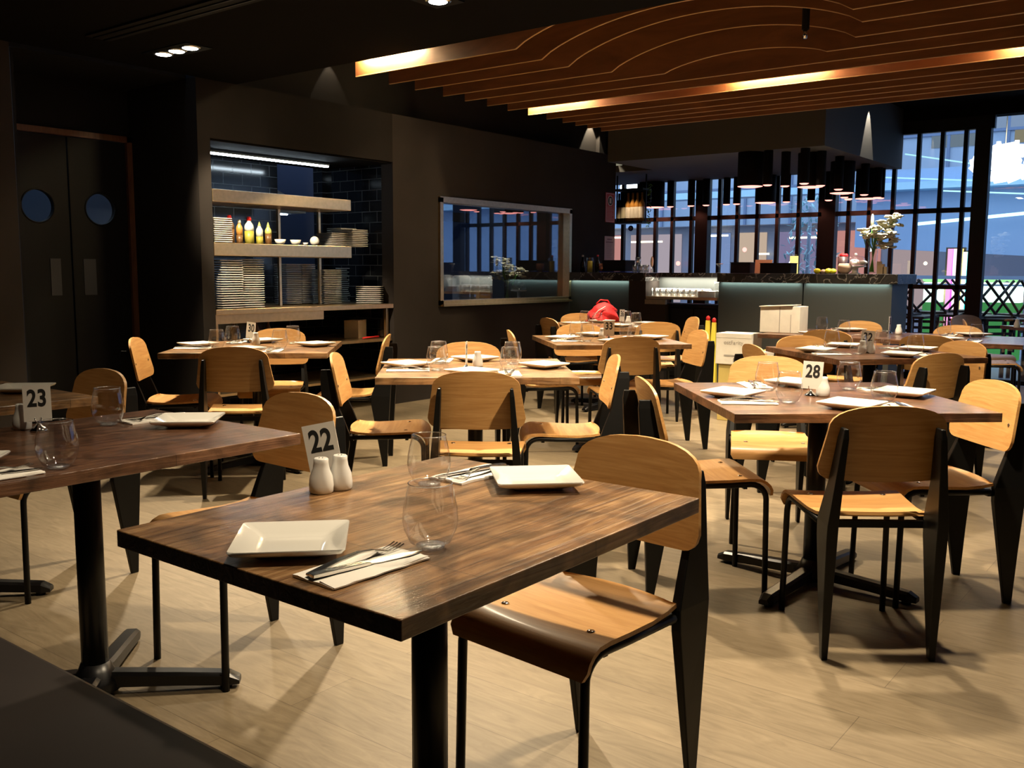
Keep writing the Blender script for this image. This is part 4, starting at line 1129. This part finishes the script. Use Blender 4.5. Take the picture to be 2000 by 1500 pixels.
# ------------------------------------------------------------------ pendants
pend = [(1291, 406, 1), (1255, 405, 0), (1340, 407, 0), (1368, 404, 0), (1410, 404.5, 0), (1427, 400, 0), (1467, 402, 0), (1465, 364, 1), (1499, 361, 0), (1503, 397, 1), (1533, 363, 0), (1548, 396, 0), (1570.5, 358, 0), (1582, 365, 1), (1606.5, 362, 0), (1607, 396, 0), (1620, 391, 0), (1644, 377, 1), (1648, 369, 0), (1649, 385, 0), (1657, 388, 0), (1672, 392, 0), (1688, 380, 0), (1699, 389, 1), (1722, 385, 0), (1743, 390, 0)]
def mk_pend(r, L):
    def f():
        e = empty('pendant_lamp')
        mb = MB(); mb.open = True
        mb.lathe([(r, 0), (r, L), (.01, L)], 24, cap0=False, cap1=True).build('shade', MAT['pend'], e)
        mb = MB(); mb.open = True
        mb.lathe([(r-.003, .0), (r-.003, .09)], 24, cap0=False, cap1=False).build('lining', MAT['pendin'], e)
        MB().lathe([(r*.6, -.012), (r*.96, -.003), (r*.96, .004)], 24).build('diffuser', MAT['pendglow'], e)
        return e
    return f
PD = 2.13
for k, (px, py, big) in enumerate(pend):
    p = at(px, py, PD)
    if p.y < 3.48: p = p*(1) ; p.y = max(p.y, 3.48)
    if p.x > WX-.2: p.x = WX-.2
    size = 'wide' if big else 'slim'
    bi = sum(1 for q in pend[:k] if q[2] == big)
    inst('pend%d' % big, mk_pend(.13 if big else .046, 2.469-PD), (p.x, p.y, PD), 0,
         '%s black glowing cylinder pendant over the bar, number %d of its width from the wall' % (size, 1+sorted([q[0] for q in pend if q[2] == big]).index(px)), 'pendant lamp', 'black cylinder pendants')
    if big or k % 2:
        li = bpy.data.lights.new('pendant_light', 'SPOT'); li.energy = 28 if big else 10; li.color = (1, .30, .19); li.spot_size = R(150); li.spot_blend = .6; li.shadow_soft_size = .05
        lo = bpy.data.objects.new('pendant_light', li); COL.objects.link(lo); lo.location = (p.x, p.y, PD-.02)

# ------------------------------------------------------------------ cartons and floor things
def printed(e, w_, h, yf, txt, s, z):
    me = digits(txt, s, .0); me.materials.append(MAT['cartonprint']); o = bpy.data.objects.new('print', me); COL.objects.link(o); o.parent = e; o.location = (0, yf-.001, z); o.rotation_euler = (PI/2, 0, 0)
p = at(1512, 650, TZ)
rz = R(-86)-0
e = empty('tall_carton', (p.x+.12, p.y-.03, TZ+.0005), R(-88), 'tall white carton with loose top flaps standing on the table before the bar', 'carton')
MB().box(-.165, .165, -.1, .1, 0, .215).build('carton_body', MAT['carton'], e, bevel=.003)
MB().box(-.16, .12, -.11, .09, .216, .222).build('flap', MAT['carton'], e).rotation_euler = (0, R(-3), 0)
MB().box(-.003, .003, -.1012, -.1, 0, .21).box(.09, .095, -.1012, -.1, .0, .15).build('tape_seam', MAT['cartonprint'], e)
p = at(1430, 735, .2)
X0 = 7.4
d = onX(1430, 690, X0); w_ = .29
zt_ = onX(1430, 652, X0).z; zb_ = onX(1430, 712, X0).z
e = empty('white_carton', (X0+.13, d.y, zb_), R(-86), 'white carton with grey print stacked on a yellow carton', 'carton')
H = zt_-zb_
MB().box(-.155, .155, -.13, .13, 0, H).build('carton_body', MAT['carton'], e, bevel=.003)
MB().box(-.155, .155, -.131, .131, H-.035, H+.002).build('lid', MAT['carton'], e)
printed(e, .3, H, -.13, 'ostFarity', .045, H-.075)
MB().box(-.08, .1, -.1312, -.13, H*.26, H*.26+.014).build('printed_band', MAT['cartonprint'], e)
MB().box(-.0, .1, -.1308, -.13, .02, .055).build('barcode', MAT['cartonprint'], e)
e = empty('yellow_carton', (X0+.13, d.y, 0), R(-86), 'yellow carton under the white printed carton', 'carton')
MB().box(-.13, .13, -.12, .12, 0, zb_-.001).build('carton_body', MAT['kraft'], e, bevel=.003); MB().box(-.13, .13, -.121, .121, zb_*.45, zb_*.5).build('tape', MAT['carton'], e)
d2 = onX(1492, 675, 7.25)
e = empty('printed_carton', (7.95, d2.y+.10, 0), R(-86), 'low white and yellow carton with round logo under the table', 'carton')
MB().box(-.2, .2, -.13, .13, 0, .57).build('carton_body', MAT['carton'], e, bevel=.003)
MB().box(-.205, -.165, -.132, .132, 0, .572).build('yellow_edge', MAT['kraft'], e)
MB().hexa([[(-.06+.022*math.cos(k*PI/10), yy, .49+.022*math.sin(k*PI/10)) for k in range(20)] for yy in (-.1301, -.1315)]).build('logo', plain('logo_brown', (.35, .16, .08), .7), e)
MB().box(0, .12, -.131, -.13, .49, .505).box(0, .1, -.131, -.13, .465, .474).build('print', MAT['cartonprint'], e)
for k, px in enumerate((1381, 1393)):
    c = onX(px, 690, 8.75); zt2 = onX(px, 616+k*4, 8.75).z
    e = empty('caution_sign', (8.75, c.y, 0), R(-88), 'folded yellow floor sign with red tip, %s the service shelf' % ['directly below', 'tucked beside the other below'][k], 'floor sign', 'folded yellow floor signs')
    MB().hexa([[(-.045, -.02, 0), (.045, -.02, 0), (.045, .02, 0), (-.045, .02, 0)], [(-.02, -.012, zt2-.05), (.02, -.012, zt2-.05), (.02, .012, zt2-.05), (-.02, .012, zt2-.05)]]).build('panel', MAT['yellow'], e)
    MB().ball((0, 0, zt2-.03), .024, 10, 6, (1, .7, 1.2)).build('tip', MAT['redplastic'], e)
# red bag
p = at(1176, 628, TZ)
e = empty('red_bag', (p.x, p.y, TZ+.001), R(-52), 'slouched red bag with white piping on table 36', 'bag')
bm = MB(); vs = []; fs = []; nn = 28; mm_ = 12; rnd = random.Random(9)
for i in range(mm_+1):
    t_ = i/mm_
    for j in range(nn):
        a_ = 2*PI*j/nn
        r_ = (1-t_**2.2)**.6*(1+.08*math.sin(3*a_+i)+.06*math.sin(7*a_+2*i)) if t_ < 1 else .03
        vs.append((.155*r_*math.cos(a_)+.02*t_, .11*r_*math.sin(a_), .19*t_+.012*math.sin(4*a_)*t_*(1-t_)))
for i in range(mm_):
    for j in range(nn):
        k = (j+1) % nn; fs.append((i*nn+j, i*nn+k, (i+1)*nn+k, (i+1)*nn+j))
bm.add(vs, fs, True); bm.build('bag_body', MAT['red'], e)
MB().tube([(-.1, -.10, .05), (-.05, -.112, .11), (.02, -.095, .15)], .004, 6).build('piping', MAT['napkin'], e)
MB().tube([(-.06, 0, .17), (-.02, 0, .21), (.05, 0, .205), (.08, 0, .16)], .008, 6).build('strap', MAT['red'], e)

# ------------------------------------------------------------------ outside the glass
def em2(name, c, s): return emit(name, c, s)
struct('ground_outside', boxmb(WX+.05, 60, -25, 35, -.15, -.02), plain('terrace_paving', (.16, .2, .26), .5))
fac = plain('facade_blue_grey', (.34, .42, .52), .5, noise=.25, nscale=.3)
b = empty('shop_building', (26, 0, 0), 0, 'large blue-grey shop building across the plaza', 'building')
MB().box(0, 6, -20, 40, 2.6, 9).build('upper_wall', fac, b)
MB().box(.6, 6, -20, 40, -.02, 2.6).build('shopfront', plain('shopfront_dark', (.2, .2, .24), .3), b)
rnd = random.Random(11)
cols = [((.55, .42, .42), .9), ((.8, .35, .3), .9), ((.35, .3, .5), .8), ((.75, .55, .4), 1.0), ((.28, .4, .7), .9), ((.6, .5, .55), .9)]
y = 6.5; i = 0
while y < 18:
    w_ = rnd.uniform(.7, 1.6); c, s = cols[i % 6]
    MB().box(.55, .6, y, y+w_, .3, 2.4).build('lit_window', em2('shop_light_%d' % i, c, s*.8), b); y += w_+rnd.uniform(.15, .4); i += 1
st = MB()
for k in range(26): st.box(-.05, .0, -6+k*1.35, -5.93+k*1.35, 2.6, 9)
for z_ in (3.6, 4.7, 6.1): st.box(-.06, .0, -20, 40, z_, z_+.07)
st.build('facade_frame', plain('facade_frame', (.16, .22, .34), .5), b)
for k in range(9):
    MB().box(-.04, -.01, 1.2+k*1.35+.07, 2.45+k*1.35, 4.77, 6.1).build('upper_window', em2('upper_glow_%d' % k, [(.42, .5, .62), (.5, .45, .42), (.3, .42, .62), (.55, .52, .35)][k % 4], .75), b)
for k in range(7):
    yy = 3.5+k*1.9
    MB().box(-.02, 0, yy, yy+1.2, 4.4, 5.6+.4*(k % 3)).build('upper_window', em2('upper_light_%d' % k, [(.5, .45, .3), (.3, .4, .5), (.5, .4, .4)][k % 3], .5), b)
for (yy, z, l) in ((9.5, 2.2, .9), (12.3, 2.3, .6), (14.5, 2.15, 1.1), (7.5, 2.32, .7), (16, 2.3, .8), (11, 1.75, .4)):
    MB().box(.4, .45, yy, yy+l, z, z+.05).build('ceiling_lamp', em2('shop_lamp', (1, .85, .5), 5), b)
an = empty('entrance_canopy', (21, 0, 0), 0, 'pale blue sloping canopy wall across the plaza', 'canopy')
MB().hexa([[(0, -8, .9), (0, 6.8, 1.8), (0, 6.8, 3.4), (0, -8, 3.4)], [(.3, -8, .9), (.3, 6.8, 1.8), (.3, 6.8, 3.4), (.3, -8, 3.4)]]).build('canopy_wall', plain('canopy_blue', (.3, .42, .6), .6), an)
MB().box(-.5, 0, -8, 12, 2.95, 3.1).build('canopy_edge', plain('canopy_edge', (.45, .7, .85), .5), an)
for k in range(3):
    MB().tube([(-.3, 2.0+k*2.6, 3.0), (-.3, 3.4+k*2.6, 2.98)], .03, 6).build('canopy_lamp', em2('canopy_lamp', (.8, .95, 1), 6), an)
for k, (q0, q1, c_s) in enumerate((((1790, 437), (2010, 415), 3), ((1765, 300), (2010, 335), 1.2), ((1840, 372), (2010, 378), 1.5), ((1700, 345), (1905, 352), 1.2))):
    a_, b_ = onX(q0[0], q0[1], 20.3), onX(q1[0], q1[1], 20.3)
    MB().tube([(-.6, a_.y, a_.z), (-.6, b_.y, b_.z)], .035 if k == 0 else .016, 6).build('light_line', em2('cyan_light_%d' % k, (.45, .85, 1), c_s), an)
for k in range(18):
    yy = 4.5+k*.72; zz = [1.9, 1.1, 2.3, 1.5, .9][k % 5]
    MB().ball((.3, yy, zz), .05+.02*(k % 3), 8, 6).build('shop_spot', em2('shop_spot_%d' % (k % 3), [(1, .9, .6), (1, .3, .25), (.8, .9, 1)][k % 3], 3), b)
# balustrade
ra = empty('balustrade', (14.6, 0, 0), 0, 'glass balustrade with pale steel rail on the terrace', 'balustrade')
zr = onX(1800, 538, 14.6).z
MB().box(-.03, .03, -10, 18, zr-.05, zr).build('rail', plain('rail_blue', (.5, .62, .8), .4), ra)
MB().box(-.015, .015, -10, 18, zr-.14, zr-.115).build('lower_rail', plain('rail_blue2', (.5, .62, .8), .4), ra)
for k in range(14): MB().box(-.02, .02, -9+k*2, -8.95+k*2, 0, zr-.05).build('post', plain('post', (.4, .5, .65), .4), ra)
# chandelier sign
ch = empty('blossom_chandelier', (18, 0, 0), 0, 'dazzling white blossom-shaped light hanging over the plaza', 'chandelier')
mb = MB(); rnd = random.Random(5)
cc = onX(1962, 318, 18)
for k in range(120):
    a_ = rnd.uniform(0, 6.28); rr_ = rnd.uniform(.05, .44)
    mb.ball((rnd.uniform(-.15, .15), cc.y+rr_*math.cos(a_)*1.05, cc.z+rr_*math.sin(a_)*.5), rnd.uniform(.035, .07), 8, 6)
for k in range(4): mb.tube([(0, cc.y-.45+.28*k, cc.z+.12), (0, cc.y-.45+.28*k, cc.z+.36)], .035, 6)
for k in range(16):
    a_ = k*PI/8; mb.tube([(0, cc.y+.42*math.cos(a_+t*.35)*(1+.1*t), cc.z+.22*math.sin(a_+t*.35)*(1+.16*t)) for t in range(4)], .028, 6)
mb.build('lit_blossoms', em2('chandelier_light', (.9, .96, 1), 5), ch)
MB().tube([(0, cc.y, cc.z+.1), (0, cc.y, 7)], .01, 5).build('cable', MAT['steel'], ch)
# a second one whose light shows above the bar shelf
c2 = onX(1240, 372, 18)
c2e = empty('blossom_chandelier', (18, 0, 0), 0, 'white blossom-shaped light seen above the wine shelf', 'chandelier')
mb = MB()
for k in range(40):
    a_ = rnd.uniform(0, 6.28); rr_ = rnd.uniform(.05, .42)
    mb.ball((rnd.uniform(-.15, .15), c2.y-.1+rr_*math.cos(a_)*1.2, c2.z+rr_*math.sin(a_)*.6), rnd.uniform(.07, .12), 8, 6)
mb.build('lit_blossoms', em2('chandelier_light2', (.9, .96, 1), 5), c2e)
MB().tube([(0, c2.y-.1, c2.z+.2), (0, c2.y-.1, 7)], .01, 5).build('cable', MAT['steel'], c2e)
# posters
def poster(px0, px1, py0, py1, X, cols_, label):
    a = onX(px0, py0, X); b_ = onX(px1, py1, X); e = empty('advert_panel', (X, 0, 0), 0, label, 'advert panel', 'lit advert panels')
    H_ = a.z; W = a.y-b_.y
    MB().box(.0, .06, b_.y-.03, a.y+.03, .0, H_+.02).build('frame', MAT['steel'], e)
    n = len(cols_)
    for i, (c, s) in enumerate(cols_):
        y1 = a.y-W*i/n; y0 = a.y-W*(i+1)/n
        MB().hexa([[(-.012, y0, .05), (-.012, y1, .05), (-.002, y1, .05), (-.002, y0, .05)], [(-.012, y0+(.04 if i % 2 else -.03)*(i < n-1), H_), (-.012, y1+(.04 if i % 2 == 0 else -.03)*(i > 0), H_), (-.002, y1, H_), (-.002, y0, H_)]]).build('lit_panel', em2('advert', c, s), e)
poster(1852, 1878, 486, 562, 16, [((.9, .35, .6), 1.6), ((.85, .1, .8), 1.5), ((1, .7, .7), 1.8), ((1, .85, .3), 1.2)], 'glowing pink and magenta advert panel beyond the glass')
poster(1881, 1899, 492, 562, 16, [((.85, 1, .9), 1.8), ((.0, .85, .85), 1.4), ((.1, .75, .3), 1.2)], 'glowing white and turquoise advert panel beyond the glass')
# light green planters
for (x0, x1, nm) in ((1805, 1832, 'slanted glowing white planter seen through the door frame'), (1912, 1990, 'wide glowing white planter with green leaves beyond the glass')):
    X = 15.4; a = onX(x0, 545, X); b_ = onX(x1, 598, X)
    e = empty('glowing_planter', (X, 0, 0), 0, nm, 'planter', 'glowing planters')
    zb_ = onX(x0, 590, X).z
    MB().box(0, .3, b_.y, a.y, zb_, a.z-.05).build('lit_box', em2('planter_light', (.75, 1, .78), 2.2), e)
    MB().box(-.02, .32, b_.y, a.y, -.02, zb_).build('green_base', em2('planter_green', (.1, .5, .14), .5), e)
    lf = MB()
    for k in range(30): lf.ball((rnd.uniform(0, .3), rnd.uniform(b_.y, a.y), a.z-.04+rnd.uniform(0, .06)), .05, 6, 4, (1, 1, .7))
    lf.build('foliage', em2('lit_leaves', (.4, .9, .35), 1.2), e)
# tree
tc = onX(1580, 480, 13.6)
e = empty('indoor_tree', (13.6, tc.y, 0), 0, 'slender pale blue lit tree behind the bar windows', 'tree')
MB().tube([(0, 0, -.02), (.02, .02, 1), (0, 0, 2.2)], .03, 8).build('trunk', plain('pale_bark', (.35, .4, .5), .8), e)
lf = MB(); rnd = random.Random(8)
for k in range(260):
    z = rnd.uniform(1.05, 2.35); r_ = .38*math.sin((z-1.0)/1.4*PI)**.5*rnd.uniform(.2, 1)+.05; a_ = rnd.uniform(0, 6.28)
    rot = Matrix.Rotation(rnd.uniform(0, 6.28), 3, 'Z') @ Matrix.Rotation(rnd.uniform(-1.2, 1.2), 3, 'Y')
    lf.ball((r_*math.cos(a_), r_*math.sin(a_), z), .06, 6, 4, (1, .28, .06), rot)
lf.build('foliage', plain('pale_foliage', (.45, .75, .8), .5), e)
# stacked terrace furniture behind the glass
def otable():
    e = empty('terrace_table')
    MB().box(-.35, .35, -.35, .35, .70, .73).build('tabletop', MAT['black'], e)
    for s in (-1, 1):
        for q in (-1, 1): MB().box(s*.3-.02, s*.3+.02, q*.3-.02, q*.3+.02, -.02, .70).build('leg', MAT['black'], e)
    return e
def ochair():
    e = empty('upturned_chair')   # upside down on a table: seat at the bottom, crossed legs in the air
    MB().box(-.2, .2, -.2, .2, .0, .025).build('seat', MAT['black'], e)
    for q in (-1, 1):
        for s in (-1, 1):
            MB().tube([(s*.19, q*.17, .02), (-s*.17, q*.17, .44)], .016, 6).build('leg', MAT['black'], e)
    for z in (-.12, -.2, -.28, -.36): MB().box(-.19, .19, .2, .215, z, z+.035).build('back_slat', MAT['black'], e)
    MB().box(-.2, -.18, .2, .22, -.4, .02).box(.18, .2, .2, .22, -.4, .02).build('back_frame', MAT['black'], e)
    return e
spots = []
for k, px in enumerate((1765, 1822, 1880, 1940, 1996)):
    X = 12.45+.8*(k % 3); p = onX(px, 560, X)
    inst('otable', otable, (p.x, p.y, 0), R(8*k), 'dark terrace table beyond the glass, %s from the bar end' % ['first', 'second', 'third', 'fourth', 'fifth'][k], 'table', 'terrace tables')
    inst('ochair', ochair, (p.x+.0, p.y+.02, .7305), R(90+14*k), 'upturned black chair on a terrace table beyond the glass, %s from the bar end' % ['first', 'second', 'third', 'fourth', 'fifth'][k], 'chair', 'upturned terrace chairs')

# ------------------------------------------------------------------ lights
def spot(x, y, z, tx, ty, e, size=95, blend=.5, col=(1, .81, .55), soft=.05, name='table_light'):
    li = bpy.data.lights.new(name, 'SPOT'); li.energy = e; li.color = col; li.spot_size = R(size); li.spot_blend = blend; li.shadow_soft_size = soft
    o = bpy.data.objects.new(name, li); COL.objects.link(o); o.location = (x, y, z)
    d = Vector((tx-x, ty-y, -z+.7)); o.rotation_euler = d.to_track_quat('-Z', 'Y').to_euler()
    return o
def area(loc, rot, sx_, sy_, e, col, name='area_light'):
    li = bpy.data.lights.new(name, 'AREA'); li.shape = 'RECTANGLE'; li.size = sx_; li.size_y = sy_; li.energy = e; li.color = col
    o = bpy.data.objects.new(name, li); COL.objects.link(o); o.location = loc; o.rotation_euler = rot; return o
spot(2.95, 1.05, 2.6, 3.1, 1.15, 370, 118)
spot(3.9, 1.45, 2.6, 3.72, 1.3, 280, 90)
spot(3.93, 3.5, 2.6, 3.69, 3.1, 540, 92)
spot(3.76, 5.6, 2.6, 3.8, 5.0, 470, 92)
spot(6.0, 3.75, 2.6, 5.8, 3.6, 440, 90)
spot(6.2, 1.75, 2.6, 6.05, 1.8, 270, 84)
spot(7.5, 4.75, 2.6, 7.45, 4.6, 360, 84)
spot(6.9, 2.4, 2.6, 7.5, 2.6, 380, 94)
spot(1.3, .8, 2.6, 1.38, 1.2, 85, 74)
spot(1.35, 2.1, 2.6, 1.38, 2.7, 36, 80)
o = spot(3.76, 5.55, 2.6, 5.2, 6.5, 420, 40); o.rotation_euler = (Vector((5.15, 6.45, 1.1))-Vector((3.76, 5.55, 2.6))).to_track_quat('-Z', 'Y').to_euler()
spot(10.36, onX(1232, 420, 10.5).y, 2.42, 10.6, onX(1240, 420, 10.6).y, 14, 60, .5, (1, .7, .4), .02, 'bottle_fill')  # added fill spot without a fixture, brightens the wine bottle labels
for (pa, pb, e_) in ((605, 680, 7), (1113, 1190, 90)):
    a_ = onY(pa, 260 if pa > 1000 else 190, WY+.2); b_ = onY(pb, 260 if pa > 1000 else 190, WY+.2)
    spot((a_.x+b_.x)/2, WY+.13, 3.13, (a_.x+b_.x)/2, WY+.13, e_, 62, .12, (1, .85, .6), .01, 'wall_light')
c_ = onY(1695, 260, 3.31)
spot(c_.x, 3.245, 3.13, c_.x, 3.248, 95, 40, .12, (1, .9, .72), .004, 'wall_light')
# recess strip light, kitchen, plaza
area((4.4, 8.5, 3.0), (0, 0, 0), 2.5, 1.2, 12, (.6, .78, 1), 'kitchen_light')
area((8.2, 8.9, 3.0), (0, 0, 0), 2.0, .8, 7, (.45, .6, 1), 'kitchen_light')
area((8.9, 6.75, 2.9), (0, 0, 0), .3, .2, 22, (1, .85, .6), 'kitchen_light')  # added warm fill, no lamp there: brightens the orchids behind the window
for (a_, b_) in barstrips: area((BX+.008, (a_+b_)/2, 1.147), (0, R(-12), 0), .012, abs(a_-b_)-.04, 1.1*abs(a_-b_), (.72, 1, .9), 'bar_strip')
area((BX+.2, (yC+yB_)/2, 1.195), (0, 0, 0), .12, .8, 12, (1, .93, .75), 'service_fill')  # added area light to brighten the service shelf and its tumblers
for (y_, e_) in ((5.6, 14), (4.7, 14), (4.0, 20), (3.55, 26), (3.12, 30), (2.82, 260)):
    spot(BX+(.25 if y_ > 3 else .0), y_, 2.44, BX+.2, y_, e_, 50, .4, (1, .9, .7), .03, 'bar_fill')  # added fill spots without fixtures, for the bar items and orchid vase
w = bpy.data.worlds.new('dusk'); SC.world = w; w.use_nodes = True
bg = w.node_tree.nodes['Background']; bg.inputs[0].default_value = (.5, .68, .95, 1); bg.inputs[1].default_value = 2.0

SC.view_settings.view_transform = 'Standard'; SC.view_settings.look = 'None'; SC.view_settings.gamma = 1
SC.view_settings.exposure = 0.25
SC.cycles.use_denoising = True
SC.cycles.max_bounces = 10; SC.cycles.transparent_max_bounces = 16; SC.cycles.transmission_bounces = 8
SC.cycles.caustics_reflective = False; SC.cycles.caustics_refractive = False
SC.cycles.sample_clamp_indirect = 4
